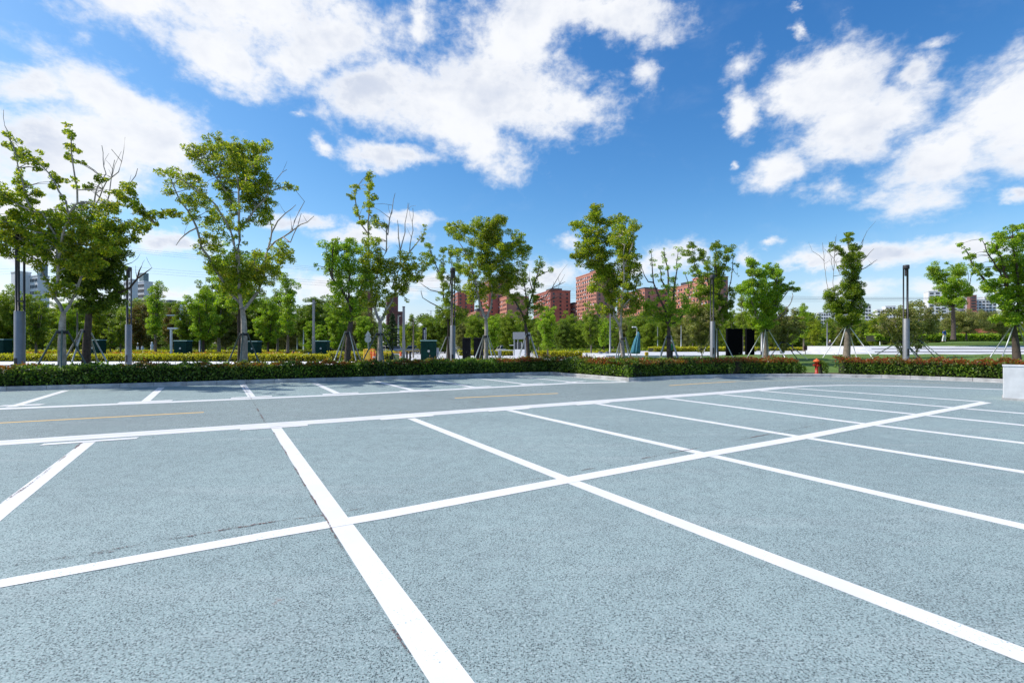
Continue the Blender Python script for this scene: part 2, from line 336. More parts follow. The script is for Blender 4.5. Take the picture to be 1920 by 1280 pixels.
LM = dict(
 olive=leafmat('olive_leaves', [(.05, .11, .011), (.105, .19, .017), (.18, .27, .025), (.28, .35, .033), (.36, .37, .045)], .46),
 dark=leafmat('dark_green_leaves', [(.03, .075, .012), (.06, .13, .018), (.11, .19, .022), (.18, .25, .03)], .36),
 fresh=leafmat('fresh_green_leaves', [(0.060, 0.147, 0.014), (0.129, 0.260, 0.020), (0.225, 0.364, 0.035), (0.346, 0.467, 0.052)], .38),
 mid=leafmat('mid_green_leaves', [(.05, .11, .015), (.10, .185, .022), (.17, .26, .03), (.26, .33, .045)], .42),
 grey=leafmat('grey_green_leaves', [(0.069, 0.104, 0.044), (0.129, 0.173, 0.060), (0.191, 0.225, 0.087), (0.294, 0.311, 0.173)], .3),
 redl=leafmat('red_leaves', [(.07, .06, .02), (.16, .09, .035), (.12, .14, .03), (.07, .11, .02)], .3),
 conifer=leafmat('conifer_needles', [(0.020, 0.052, 0.026), (0.038, 0.078, 0.035), (0.069, 0.113, 0.044)], .1),
 yellow=leafmat('golden_leaves', [(0.135, 0.162, 0.011), (0.405, 0.378, 0.016), (0.600, 0.513, 0.027), (0.297, 0.297, 0.020)], .3),
 gold2=leafmat('orange_flecked_leaves', [(0.122, 0.155, 0.018), (0.276, 0.311, 0.035), (0.518, 0.346, 0.052), (0.518, 0.173, 0.052)], .3),
 hedge=leafmat('hedge_leaves', [(.022, .055, .01), (.06, .12, .016), (.13, .21, .028), (.26, .34, .07)], .42, red=(.60, .72, .42)),
 hedger=leafmat('red_tipped_hedge_leaves', [(.025, .06, .01), (.065, .13, .016), (.14, .22, .028), (.27, .35, .07)], .42, red=(.60, .72, .28)))

# ---------------------------------------------------------------- ground, lot, kerb, pavements
def sheet(name, pts, z, m, thick=0):
    mb = MB(); n = len(pts); P = [(p[0], p[1], p[2] if len(p) > 2 and z is None else z) for p in pts]
    if thick:
        mb.add(P+[(a, b, c-thick) for a, b, c in P], [tuple(range(n)), tuple(range(n, 2*n))[::-1]]+[(i, (i+1) % n, n+(i+1) % n, n+i)[::-1] for i in range(n)])
    else: mb.add(P, [tuple(range(n))])
    o = struct(name, mb, m)
    if o.data.polygons[0].normal.z < 0: o.data.flip_normals()
    return o
gmb = MB(); gmb.add([(-1500, -300, -.02), (1500, -300, -.02), (1500, 2500, -.02), (-1500, 2500, -.02)], [(0, 1, 2, 3)])
struct('ground', gmb, M_green)
# kerb line, read off the photograph where the kerb meets the lot
KP = [(-900, 760.5), (0, 733.4), (1030, 702.2)]
KL = [G(*p) for p in KP]
KC = [G(1030, 702.2), G(1179, 714.8)]
KR = [G(*p) for p in [(1179, 714.8), (1240, 711.6), (1312, 708.9), (1390, 706.9), (1470, 706.2), (1560, 706.8), (1650, 708.6), (1740, 711.7), (1880, 717.2), (2100, 728), (2500, 755)]]
OUT = KL+KC[1:]+KR[1:]
sheet('parking_lot', [(p.x, p.y) for p in OUT]+[(30, -12), (-45, -12)], .0, M_lot)
def offset(P, d):
    r = []
    for i, p in enumerate(P):
        a = (P[i]-P[max(i-1, 0)]); b = (P[min(i+1, len(P)-1)]-P[i])
        na = Vector((-a.y, a.x, 0)); nb = Vector((-b.y, b.x, 0))
        if na.length < 1e-6: na = nb
        if nb.length < 1e-6: nb = na
        na.normalize(); nb.normalize(); n = (na+nb).normalized(); k = d/max(.35, n.dot(na)); r.append(p+n*k)
    return r
def resample(P, step):
    L = [0]
    for a, b in zip(P, P[1:]): L.append(L[-1]+(b-a).length)
    n = max(1, round(L[-1]/step)); out = []
    for i in range(n+1):
        s = L[-1]*i/n; k = max(j for j in range(len(L)) if L[j] <= s+1e-9); k = min(k, len(P)-2)
        out.append(P[k].lerp(P[k+1], (s-L[k])/(L[k+1]-L[k])))
    return out
rk = random.Random(4)
for run, w_ in ((KL, .16), (KC, .16), (KR, .16)):
    P = resample(run, 1.0); Q = offset(P, w_); mb = MB()
    for i in range(len(P)-1):
        g = .006; a, b = P[i].lerp(P[i+1], g), P[i].lerp(P[i+1], 1-g); c, d = Q[i].lerp(Q[i+1], 1-g), Q[i].lerp(Q[i+1], g); h = .15+rk.uniform(-.003, .003); cz = .02
        n = (d-a).normalized()*cz
        V = [(*a.xy, -.02), (*b.xy, -.02), (*c.xy, -.02), (*d.xy, -.02), (*a.xy, h-cz), (*b.xy, h-cz), (*(b+n).xy, h), (*(a+n).xy, h), (*c.xy, h), (*d.xy, h)]
        mb.add(V, [(0, 1, 5, 4), (4, 5, 6, 7), (7, 6, 8, 9), (2, 3, 9, 8), (1, 2, 8, 6, 5), (3, 0, 4, 7, 9)])
    struct('kerb', mb, M_kerb)
# planting bed behind the kerb
BI = offset(OUT, .165); BO = offset(OUT, 2.6)
def bed(name, A, B, z, m):
    mb = MB(); n = len(A)
    mb.add([(p.x, p.y, z) for p in A]+[(p.x, p.y, z) for p in B], [(i, i+1, n+i+1, n+i) for i in range(n-1)]); o = struct(name, mb, m)
    if o.data.polygons[0].normal.z < 0: o.data.flip_normals()
KLf = [KL[0], KL[2]]
bed('planting_bed', offset(KL, .165), offset(KL, 3.0), .11, M_soil)
bed('planting_bed', offset(KC+KR[1:], .165), offset(KC+KR[1:], 1.9), .115, M_soil)
# pavements and road beyond the bed
sheet('pavement', [(-60, 16), (-24, 22.5), (6, 31.5), (9, 24), (14, 24), (14, 33), (30, 34), (30, 34.5), (-60, 34.5)], .012, M_pave)
mbk = MB(); mbk.box((-40, 34.57, .05), (100, .14, .16)); struct('kerb', mbk, M_kerb)
sheet('pavement', [(-100, 34.64), (10, 34.64), (10, 42), (-10.2, 42), (-100, 42)], .128, M_pave2, .14)
sheet('plaza', [(-8.8, 42.05), (10.02, 42.05), (10.02, 34.6), (24, 34.6), (30, 45), (40, 120), (-30, 120), (-14, 60)], .016, M_pave)
sheet('road', [(-160, 85), (-14.5, 85), (-18, 160), (-160, 160)], .02, M_asph)
sheet('road', [(-30.1, 120.1), (60, 120.1), (60, 150), (-17, 150)], .018, M_asph)
# lawn on the right rising away from the kerb
def lawn():
    mb = MB(); nx, ny = 50, 16; V = []
    A = resample(offset([p for p in KR[2:]], 1.85), 1); A = [A[int(i*(len(A)-1)/nx)] for i in range(nx+1)]
    for j in range(ny+1):
        for i in range(nx+1):
            u = j/ny; a = A[i]; s = i/nx
            bx = 9.5+s*48; by = 46+3*math.sin(s*2)
            x = a.x*(1-u)+bx*u; y = a.y*(1-u)+by*u
            z = .12+.55*min(1, max(0, u*2.2))**1.2*min(1, s*3+.15)+.03*math.sin(x*.9)*u
            V.append((x, y, z))
    mb.add(V, [(j*(nx+1)+i, j*(nx+1)+i+1, (j+1)*(nx+1)+i+1, (j+1)*(nx+1)+i) for j in range(ny) for i in range(nx)])
    return tag(mb.build('lawn', M_grass, smooth=True), kind='structure')
lawn()
def lawnz(x, y): return .12+.55*max(0, min(1, (y-24)/10))
sheet('path', [(9.2, 46), (60, 46.3), (150, 60), (150, 110), (12, 110), (10, 80)], .60, M_terr, .58)
# blue and white painted patch
sheet('painted_patch', [G(1135, 679)[:2], G(1150, 681.5)[:2], G(1230, 683)[:2], G(1300, 681)[:2], G(1300, 670)[:2], G(1185, 671)[:2]], .022, M_pave2)
sheet('painted_patch', [G(1152, 678)[:2], G(1176, 680)[:2], G(1195, 678.5)[:2], G(1214, 674)[:2], G(1185, 672.5)[:2]], .027, M_blue)
# stone terraces and mound at right
for k, (y0, z0, z1) in enumerate(((47.6, .58, .86), (50.9, .90, 1.18), (54.2, 1.22, 1.52))):
    mb = MB(); x0 = X((1642, 1640, 1634)[k], y0); x1 = 120
    mb.add([(x0, y0, -.1), (x1, y0, -.1), (x1, y0, z0), (x0, y0, z0), (x0, y0+3.2, z1), (x1, y0+3.2, z1), (x0, y0+12, z1), (x1, y0+12, z1), (x0, y0+12, -.1), (x1, y0+12, -.1)],
           [(0, 1, 2, 3), (3, 2, 5, 4), (4, 5, 7, 6), (6, 7, 9, 8), (0, 3, 4, 6, 8), (1, 9, 7, 5, 2)]); struct('stone_terrace', mb, M_terr)
    if k: mb = MB(); mb.box(((x0+x1)/2, y0-.02, z0-.045), (x1-x0, .03, .15)); struct('terrace_groove', mb, M_dark)
mm = MB(); V = []; nx, ny = 40, 14
for j in range(ny+1):
    for i in range(nx+1):
        y = 57.4+j*5; x = y*.80-2+i*2.6; u = j/ny
        V.append((x, y, 1.535+1.15*math.sin(min(1, u*1.6)*math.pi/2)*min(1, i/6+.1)+.1*math.sin(x*.4+y*.2)*u))
mm.add(V, [(j*(nx+1)+i, j*(nx+1)+i+1, (j+1)*(nx+1)+i+1, (j+1)*(nx+1)+i) for j in range(ny) for i in range(nx)]); tag(mm.build('grass_mound', M_grass, smooth=True), kind='structure')

# ---------------------------------------------------------------- painted markings and cracks
def stroke(name, P, w_, z, m, jit=0, seed=0):
    rr = random.Random(seed); pts = []; z = z*.45
    for a, b in zip(P, P[1:]):
        n = 1 if not jit else max(1, int((b-a).length/.07))
        for i in range(n): pts.append(a.lerp(b, i/n))
    pts.append(P[-1])
    ws = w_ if isinstance(w_, list) else [w_]*len(P)
    if jit: pts = [p+Vector((rr.uniform(-jit, jit), rr.uniform(-jit, jit), 0)) for p in pts]; ws = [ws[0]*rr.uniform(.45, 1.3) for _ in pts]
    A = [p+(q-p)*(wd/2) for p, q, wd in zip(pts, offset(pts, 1), ws)]; B = [p-(q-p)*(wd/2) for p, q, wd in zip(pts, offset(pts, 1), ws)]
    mb = MB(); n = len(pts); mb.add([(p.x, p.y, z) for p in A]+[(p.x, p.y, z) for p in B], [(n+i, n+i+1, i+1, i) for i in range(n-1)])
    o = struct(name, mb, m)
    if o.data.polygons[0].normal.z < 0: o.data.flip_normals()
def g(*ps): return [G(*p) for p in ps]
row = g((-420, 1170), (0, 1094), (500, 1003.5), (720, 965), (1064, 900), (1325.6, 851.5), (1505.6, 819.5), (1631, 795.5), (1727, 777.5), (1796, 764.4), (1849, 754))
stroke('parking_line', row, [.145, .145, .158, .19, .2, .215, .22, .22, .22, .22, .24], .008, M_white)
for P, wd in ((g((170, 826), (0, 959.5), (-260, 1170)), .165), (g((516, 799), (636, 977), (849, 1281), (1000, 1500)), .17), (g((771, 784), (1066, 900), (1744, 1160), (2300, 1375)), .165),
              (g((953, 768.5), (1325.6, 851.7), (1920, 987), (2400, 1097)), .175), (g((1112, 755.5), (1505.6, 819.5), (1920, 884.5), (2400, 960)), .18), (g((1245, 745.5), (1631, 795.5), (1920, 830.5), (2400, 888)), .19),
              (g((1345, 738.5), (1727, 777.5), (1920, 797), (2400, 843)), .2), (g((1421, 732), (1796, 764.5), (1920, 775), (2400, 814)), .2), (g((1480, 727), (1845, 753.2)), .2)):
    stroke('parking_line', P, wd, .004, M_white)
LANE = 1
front = g((-700, 876), (0, 830.3), (320, 808.8), (640, 787.4), (950, 765), (1240, 744), (1342, 737), (1420, 730.7), (1470, 726))
stroke('lane_line', front, [.5, .5, .52, .52, .52, .52, .52, .5, .3], .004, M_worn)
stroke('lane_line', offset(front, .16), .16, .008, M_whiteB); stroke('lane_line', offset(front, -.15), .17, .008, M_whiteB)
stroke('lane_line', g((1470, 725.8), (1520, 723.2), (1580, 722), (1650, 722.6), (1740, 725), (1880, 730), (2100, 741)), .28, .0045, M_whiteB)
for a, b, c, d in ((78, 833.5, 258, 821), (450, 805.5, 577, 797), (713, 786.5, 812, 779), (915, 771, 992, 765.5), (1080, 759, 1143, 754.4), (1210, 748, 1265, 744), (1320, 740, 1365, 736.5), (1400, 733.5, 1438, 731)):
    stroke('bay_end_mark', g((a, b), (c, d)), .16, .0125, M_whiteB)
back = g((-700, 796), (0, 766.2), (320, 753.3), (640, 740), (886, 728), (1066, 718.3), (1176, 716.0))
lc = g((1470, 725.8), (1520, 723.2), (1580, 722), (1650, 722.6), (1740, 725), (1880, 730), (2100, 741))
sheet('driveway', [(p.x, p.y) for p in front[:-1]+lc+[KR[9]]]+[(p.x, p.y) for p in KR[8::-1]]+[(p.x, p.y) for p in back[-2::-1]], .0009, M_lane)
stroke('lane_line', back, .36, .004, M_whiteB)
for a, b, c, d in ((0, 761.8, 80, 759), (222, 756, 323, 751.5), (433, 747, 510, 743.5), (605, 740, 672, 737), (750, 734, 805, 731), (868, 728, 920, 725), (975, 722.2, 1020, 719.6), (1062, 717.4, 1095, 715.6)):
    stroke('bay_end_mark', g((a, b-.8), (c, d-.8)), .3, .0125, M_whiteB)
for a, b, c, d in ((123, 732, 20, 763), (303, 726, 272, 753), (455, 720.5, 472, 744), (590, 718, 634, 738), (703, 714.3, 773, 731), (803, 711, 890, 726), (893, 708.6, 993, 721), (970, 705.4, 1080, 717)):
    stroke('parking_line', g((a, b), (c, d)), .2, .0075, M_whiteB)
stroke('kerb_line', [p for p in offset([KL[1].lerp(KL[0], .5), KL[1], KL[2]], -.1)], .12, .003, M_whiteB)
stroke('kerb_line', offset(KC, -.16), .2, .0035, M_whiteB); stroke('kerb_line', offset(KR, -.1), .16, .0055, M_whiteB)
stroke('centre_line', g((-300, 808), (0, 792.6), (382, 772.6)), .11, .004, M_yel); stroke('centre_line', g((853, 746), (1046, 737.2)), .12, .004, M_yel)
stroke('centre_line', g((1255, 722.6), (1330, 717.6), (1380, 715)), .12, .004, M_yel)
stroke('centre_line', g((1380, 715), (1430, 713.6), (1500, 712.9), (1600, 713.6), (1700, 715.6), (1772, 718)), .12, .004, M_yelp)
ck = [(g((509, 804), (547, 867), (573, 913), (610, 970), (620, 990), (655, 1052), (692, 1107), (730, 1172), (767, 1224), (800, 1281), (860, 1380)), .019, .0035),
      (g((0, 946), (60, 905), (158, 826)), .028, .002), (g((-100, 1075), (40, 1058), (150, 1040), (250, 1024), (350, 1006), (480, 983), (605, 966)), .028, .009),
      (g((20, 1062), (150, 1043), (220, 1031)), .035, .02), (g((655, 957), (750, 941), (850, 925), (1030, 893)), .018, .006), (g((1090, 882), (1240, 853), (1420, 818), (1560, 791)), .022, .008),
      (g((455, 722), (473, 750), (497, 792)), .03, .003), (g((740, 733), (860, 750), (930, 758)), .03, .004)]
for i, (P, wd, jt) in enumerate(ck): stroke('pavement_crack', P, wd, .0105+.0002*i, M_crack, jt, i)

# ---------------------------------------------------------------- hedges
def hedge(path, d0, d1, h0, h1, lm, label, size=.075, dens=900, seed=1, cat='hedge', name='hedge', zb=.11, group=None, hol=.0, core=True):
    size = .098 if size == .075 else size
    rng = np.random.default_rng(seed); P = resample(path, .5); A = offset(P, d0); B = offset(P, d1); n = len(P)-1
    base = (A[n//2]+B[n//2])/2
    th = thing(name, label, cat, (base.x, base.y, zb), group=group); pts = []; tot = sum((A[i+1]-A[i]).length for i in range(n))
    top = lambda s: h0+(h1-h0)*s
    N = int(tot*dens); s = rng.uniform(0, n-1e-6, N); i = s.astype(int); f = s-i
    Aa = np.array([p[:] for p in A]); Bb = np.array([p[:] for p in B])
    a = Aa[i]*(1-f)[:, None]+Aa[i+1]*f[:, None]; b = Bb[i]*(1-f)[:, None]+Bb[i+1]*f[:, None]
    face = rng.uniform(size=N); hh = top(s/n)*(1+.06*np.sin(s*1.9+seed)+.06*np.sin(s*4.7+1)+.05*np.sin(s*9.1))
    u = np.where(face < .42, rng.uniform(-.03, .12, N), np.where(face < .92, rng.uniform(0, 1, N), rng.uniform(.88, 1.02, N)))
    v = np.where(face < .42, rng.uniform(.04, 1, N)**.8, np.where(face < .92, rng.uniform(.86, 1.04, N), rng.uniform(.3, 1, N)))
    spr = rng.uniform(size=N) < .05; v = np.where(spr, v+rng.uniform(0, .22, N)*(u > .05), v)
    lump = .5+.5*np.sin(s*5.3+2*np.sin(s*1.7))*np.sin(v*5+s)
    u = u+lump*.05*(face < .42)*(-1)
    Pn = a*(1-u)[:, None]+b*u[:, None]; Pn[:, 2] = v*hh; Pn[:, :2] += rng.normal(0, .03, (N, 2))
    Pn[:, 0] -= base.x; Pn[:, 1] -= base.y
    V, Q = leaf_arrays(Pn, size, rng, up=.5, asp=.55); npmesh('foliage', V, Q, lm, th)
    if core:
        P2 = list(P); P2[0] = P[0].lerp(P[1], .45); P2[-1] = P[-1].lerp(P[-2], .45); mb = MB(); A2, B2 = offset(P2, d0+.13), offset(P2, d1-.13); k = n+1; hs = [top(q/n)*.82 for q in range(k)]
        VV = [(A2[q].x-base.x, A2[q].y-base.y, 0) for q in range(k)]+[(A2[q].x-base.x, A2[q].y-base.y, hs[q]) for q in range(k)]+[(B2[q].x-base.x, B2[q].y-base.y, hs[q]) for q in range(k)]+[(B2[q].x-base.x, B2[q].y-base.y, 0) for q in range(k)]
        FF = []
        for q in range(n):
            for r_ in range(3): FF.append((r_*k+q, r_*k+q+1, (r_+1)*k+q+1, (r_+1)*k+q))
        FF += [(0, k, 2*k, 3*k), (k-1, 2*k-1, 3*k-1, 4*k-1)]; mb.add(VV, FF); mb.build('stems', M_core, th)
    return th
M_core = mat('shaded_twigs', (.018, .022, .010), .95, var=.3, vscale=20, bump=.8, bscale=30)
kl = [KL[0].lerp(KL[1], .35), KL[1], KL[2]]
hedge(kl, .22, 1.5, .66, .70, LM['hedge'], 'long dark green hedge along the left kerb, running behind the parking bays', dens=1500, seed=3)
hedge([KL[1].lerp(KL[2], .955), KL[2], KC[0].lerp(KC[1], .5), KC[1]], .22, 1.45, .78, .74, LM['hedge'], 'short dark hedge turning the kerb corner beside the teal umbrella', dens=1500, seed=4)
def kr(a, b): return [KR_at(a+(b-a)*i/12) for i in range(13)]
def KR_at(px):
    for p, q in zip(KRp, KRp[1:]):
        if p[0] <= px <= q[0]: f = (px-p[0])/(q[0]-p[0]); return G(px, p[1]+(q[1]-p[1])*f)
KRp = [(1179, 714.8), (1240, 711.6), (1312, 708.9), (1390, 706.9), (1470, 706.2), (1560, 706.8), (1650, 708.6), (1740, 711.7), (1880, 717.2), (2100, 728)]
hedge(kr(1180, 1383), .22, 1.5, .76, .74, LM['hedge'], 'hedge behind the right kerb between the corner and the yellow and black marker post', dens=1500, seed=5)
hedge(kr(1392, 1503), .22, 1.5, .74, .74, LM['hedger'], 'red topped hedge piece left of the red hydrant', dens=1500, seed=6)
hedge(kr(1503, 1518), .3, 1.1, .5, .35, LM['hedge'], 'ragged low end of greyish shrubs beside the red hydrant', dens=900, seed=8, name='shrub', cat='shrub')
hedge(kr(1549, 1559), .3, 1.0, .62, .6, LM['hedge'], 'single round bush just right of the red hydrant', dens=1900, seed=9, name='shrub', cat='shrub')
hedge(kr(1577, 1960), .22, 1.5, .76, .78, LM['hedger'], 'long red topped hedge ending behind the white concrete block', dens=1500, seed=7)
# golden hedges beyond the pavement
def vec(*p): return [Vector((a, b, 0)) for a, b in p]
def yh(name_l, x0, x1, Y0, Y1, h, lm, seed, z0=.12, dens=260, size=.16, dep=2.0):
    P = vec((x1, Y1), (x0, Y0)) if False else vec((x0, Y0), (x1, Y1))
    return hedge(P, 0, dep, h, h, lm, name_l, size=size, dens=dens, seed=seed, zb=z0)
yh('golden green hedge in front of the left green cabinets, along the far pavement', X(-120, 42.6), X(625, 42.6), 42.6, 42.6, .62, LM['yellow'], 11, dens=420)
yh('golden hedge between the small green cabinet and the orange barriers', X(612, 42.4), X(732, 42.4), 42.4, 42.4, .85, LM['yellow'], 12, dens=420)
yh('orange flecked ground shrubs behind the left golden hedge', X(-120, 52), X(560, 52), 52, 52, .62, LM['gold2'], 13, dens=260, size=.2)
yh('thin golden hedge far behind the left trees', X(-60, 62), X(600, 62), 62, 62, .8, LM['yellow'], 14, dens=220, size=.22)
yh('golden hedge left of the grey booth, behind the boom gate', X(858, 74), X(972, 74), 74, 74, .85, LM['yellow'], 15, z0=.0, dens=300, size=.22)
yh('bright golden hedge strip between the grey booth and the closed teal umbrella', X(1000, 66), X(1180, 62), 66, 62, .8, LM['yellow'], 16, z0=.0, dens=380, size=.2)
yh('low dark hedge line behind the bright golden strip', X(1000, 88), X(1260, 88), 88, 88, .9, LM['mid'], 17, z0=.0, dens=260, size=.25)
yh('golden hedge behind the lawn from the tall lamp to the black panels', X(1226, 74), X(1420, 80), 74, 80, .8, LM['yellow'], 18, z0=.55, dens=300, size=.22)
yh('thin golden hedge far behind the lawn left of the stone terraces', X(1425, 92), X(1640, 92), 92, 92, .7, LM['yellow'], 19, z0=.55, dens=260, size=.25)
yh('rounded yellow green shrubs on the mound above the stone terraces', X(1640, 66), X(1960, 66), 66, 66, 1.0, LM['fresh'], 20, z0=2.2, dens=330, size=.22)

# ---------------------------------------------------------------- trees traced limb by limb
LS = .80
def tree(name, label, base, Y, r0, trunk, limbs, masses, leaf='olive', bark=None, size=.105, k=5.2, z0=.11, seed=1, group=None, cat='tree', tuft=9, bare_r=.02, kc=1.0):
    """trunk/limbs/masses are read in photo pixels and placed at depth Y; depth of every limb is its own"""
    rng = np.random.default_rng(seed); bark = bark or M_bark; s = Y/F; size = size*LS
    b0 = Vector((X(base, Y), Y, z0)); th = thing(name, label, cat, b0, group=group)
    tm = MB(); T = [Vector((0, 0, 0))]+[at(px, py, Y)-b0 for px, py in trunk]
    nT = len(T); tr = [r0*(1.25 if i == 0 else 1-.42*i/(nT-1)) for i in range(nT)]
    T.insert(1, T[0].lerp(T[1], .06)); tr.insert(1, r0*1.02)
    tm.tube(T, tr, 10); nodes = [(p, r) for p, r in zip(T[2:], tr[2:])]; bm = MB(); clumps = []; allr = list(nodes)
    def px_of(p): return CX+(p.x+b0.x)/(p.y+Y)*F, HY-(p.z+b0.z-CH)/(p.y+Y)*F
    def near(p, pool): return min(pool, key=lambda n: (n[0]-p).length+max(0, n[0].z-p.z)*.8)
    for li, (pts, l0, l1) in enumerate(limbs):
        p0 = at(*pts[0], Y)-b0; st = min(allr, key=lambda n: math.dist(px_of(n[0]), pts[0])); dy = st[0].y; slope = rng.uniform(.15, .6)*(1 if rng.uniform() < .5 else -1)
        P = [st[0]]; rs = [min(st[1]*.8, r0*.62)]; L = 0; prev = p0
        for q in pts:
            w_ = at(*q, Y)-b0; L += math.hypot(w_.x-prev.x, w_.z-prev.z); prev = w_
            off = dy+slope*L*.7+rng.normal(0, .03); P.append(at(*q, Y+off)-b0)
        if (P[1]-P[0]).length < .05: P.pop(1)
        n = len(P); rend = .010
        fine = []; fr = []
        for i in range(n-1):
            m = max(1, int((P[i+1]-P[i]).length/.3))
            for j in range(m):
                t_ = (i+j/m)/(n-1); q = P[i].lerp(P[i+1], j/m)
                if i or j: q = q+Vector(rng.normal(0, .022, 3))
                fine.append(q); fr.append(rs[0]*(1-t_)**.8+rend)
        fine.append(P[-1]); fr.append(rend)
        bm.tube(fine, fr, 6); allr += list(zip(fine, fr))
        if l0 or l1:
            m = len(fine)
            for i in range(max(1, int(m*.18)), m):
                t_ = i/(m-1); rr = (l0+(l1-l0)*t_)*s*1.2
                if rr <= .01: continue
                for _ in range(3):
                    if rng.uniform() < .68:
                        o = Vector(rng.normal(0, rr*.55, 3)); clumps.append((*(fine[i]+o), rr*rng.uniform(.45, .8)))
            clumps.append((*fine[-1], max(l1, 4)*s*.6))
        else:                                           # bare limb: a few dead side twigs
            for _ in range(max(1, len(fine)//4)):
                i = rng.integers(len(fine)//3, len(fine)); d = Vector(rng.normal(0, .25, 3)); d.z = abs(d.z)+.25
                bm.tube([fine[i], fine[i]+d*.5, fine[i]+d+Vector(rng.normal(0, .05, 3))], [fr[i]*.7, .008, .005], 4)
    for cx, cy, rx, ry in masses:
        c = at(cx, cy, Y)-b0; yo = near(c, allr)[0].y*.6; c = at(cx, cy, Y+yo)-b0; mr = min(rx, ry); rc = min(tuft, .45*mr+2)
        n = max(1, int(kc*3.3*rx*ry/(rc*rc)))
        for _ in range(n):
            d = rng.normal(size=3); d /= np.linalg.norm(d); q = rng.uniform(.15, 1)**.5
            p = c+Vector((d[0]*rx*s*q, d[1]*(rx+ry)*.42*s*q, d[2]*ry*s*q)); r = rc*s*rng.uniform(.6, 1.05)
            clumps.append((*p, r))
            if rng.uniform() < .4:
                nn = near(p, allr)
                if .15 < (nn[0]-p).length < 1.1: bm.tube([nn[0], nn[0].lerp(p, .5)+Vector((0, 0, .06)), p], [min(nn[1], .02)*.7+.004, .009, .005], 4, False)
    tm.build('trunk', bark, th, True)
    if bm.v: bm.build('branches', bark, th, True)
    if clumps:
        V, Q = leaf_arrays(clump_pts(clumps, size, rng, k), size, rng); npmesh('crown', V, Q, LM[leaf], th)
    return th
FG = []
def support(px, Y, z0, tie_h, spread, label, n=4, m=None, r=.028, rot=.4, strap=True, name='tree_support'):
    th = thing(name, label, 'tree support', (X(px, Y), Y, z0), group='tripod pole frames bracing the young trees')
    for i in range(n):
        a = rot+2*math.pi*i/n; mb = MB(); mb.tube([(math.cos(a)*spread, math.sin(a)*spread, -.05), (math.cos(a)*.13, math.sin(a)*.13, tie_h+.08)], r, 8); mb.build('pole', m or M_stake, th, True)
    if strap: mb = MB(); mb.lathe((0, 0, tie_h-.05), [(.15, 0), (.17, .01), (.17, .09), (.15, .1)], 12); mb.build('strap', M_strap, th)
    return th
tree('street_tree', 'pale trunked tree at the far left with feathery olive sprays and bare top twigs', 117, 17.3, .135,
 [(116, 640), (117, 605), (119, 588)],
 [([(119, 586), (101, 556), (84, 520), (74, 490), (47, 472)], 0, 16), ([(101, 556), (107, 527), (110, 487), (104, 440), (80, 400), (61, 395), (49, 369), (40, 331), (26, 277), (14, 254)], 4, 9),
  ([(122, 584), (131, 571), (145, 545), (153, 520), (164, 492), (178, 461), (190, 430), (200, 400)], 0, 10), ([(110, 487), (120, 440), (130, 400), (143, 378), (141, 331), (136, 282), (134, 248)], 8, 8),
  ([(130, 420), (122, 378), (103, 340), (91, 324), (70, 303), (42, 290)], 5, 10), ([(168, 440), (171, 404), (185, 369), (199, 341), (223, 322), (227, 303), (209, 280)], 0, 0),
  ([(171, 404), (180, 364), (197, 326), (191, 273)], 0, 0), ([(171, 404), (204, 392), (206, 350), (215, 300)], 0, 0), ([(190, 420), (215, 380), (238, 352), (250, 345)], 9, 11), ([(238, 352), (255, 330), (258, 316)], 0, 0),
  ([(185, 440), (220, 425), (262, 414), (300, 398), (345, 411)], 8, 9), ([(262, 414), (292, 420)], 8, 7), ([(95, 440), (50, 430), (10, 415), (-40, 400)], 12, 12), ([(90, 470), (40, 450), (0, 470)], 12, 12), ([(26, 277), (14, 254), (9, 236)], 0, 0), ([(61, 395), (30, 380), (-10, 350)], 8, 10)],
 [(60, 425, 60, 32), (130, 430, 60, 38), (195, 435, 48, 32), (100, 470, 60, 32), (160, 485, 45, 35), (215, 450, 35, 22), (20, 440, 45, 35), (145, 400, 40, 18), (200, 385, 24, 14), (240, 430, 28, 14), (35, 375, 22, 20), (0, 365, 20, 20), (120, 545, 30, 15), (28, 277, 14, 8), (52, 297, 22, 10), (78, 315, 13, 9), (40, 345, 16, 16), (98, 340, 12, 12), (131, 254, 12, 9), (136, 278, 14, 7), (130, 294, 12, 6), (152, 304, 9, 5), (188, 334, 14, 9), (226, 362, 22, 14), (165, 350, 11, 9), (245, 378, 18, 11), (280, 405, 22, 9), (318, 401, 26, 9), (62, 370, 16, 14), (258, 395, 20, 10), (265, 425, 22, 10)], 'olive', M_barkw, .125, k=6.5, seed=11, tuft=11, kc=1.1)
tree('street_tree', 'dark trunked tree with a dense dark crown right behind the pale trunk at left', 160, 19.2, .16,
 [(163, 640), (166, 600), (168, 570)],
 [([(168, 572), (160, 540), (150, 500), (140, 470)], 10, 14), ([(170, 570), (185, 530), (195, 490), (205, 460)], 10, 14), ([(172, 580), (200, 560), (240, 540), (258, 521), (272, 512), (285, 502)], 0, 0), ([(258, 521), (260, 508), (266, 498)], 0, 0), ([(215, 540), (232, 500), (248, 492)], 0, 0)],
 [(175, 500, 50, 42), (205, 475, 32, 32), (150, 530, 35, 35), (190, 550, 42, 32), (165, 575, 35, 14), (215, 510, 24, 28), (130, 500, 30, 35)], 'dark', M_barkd, .12, k=7.5, seed=12, tuft=12, kc=1.3)
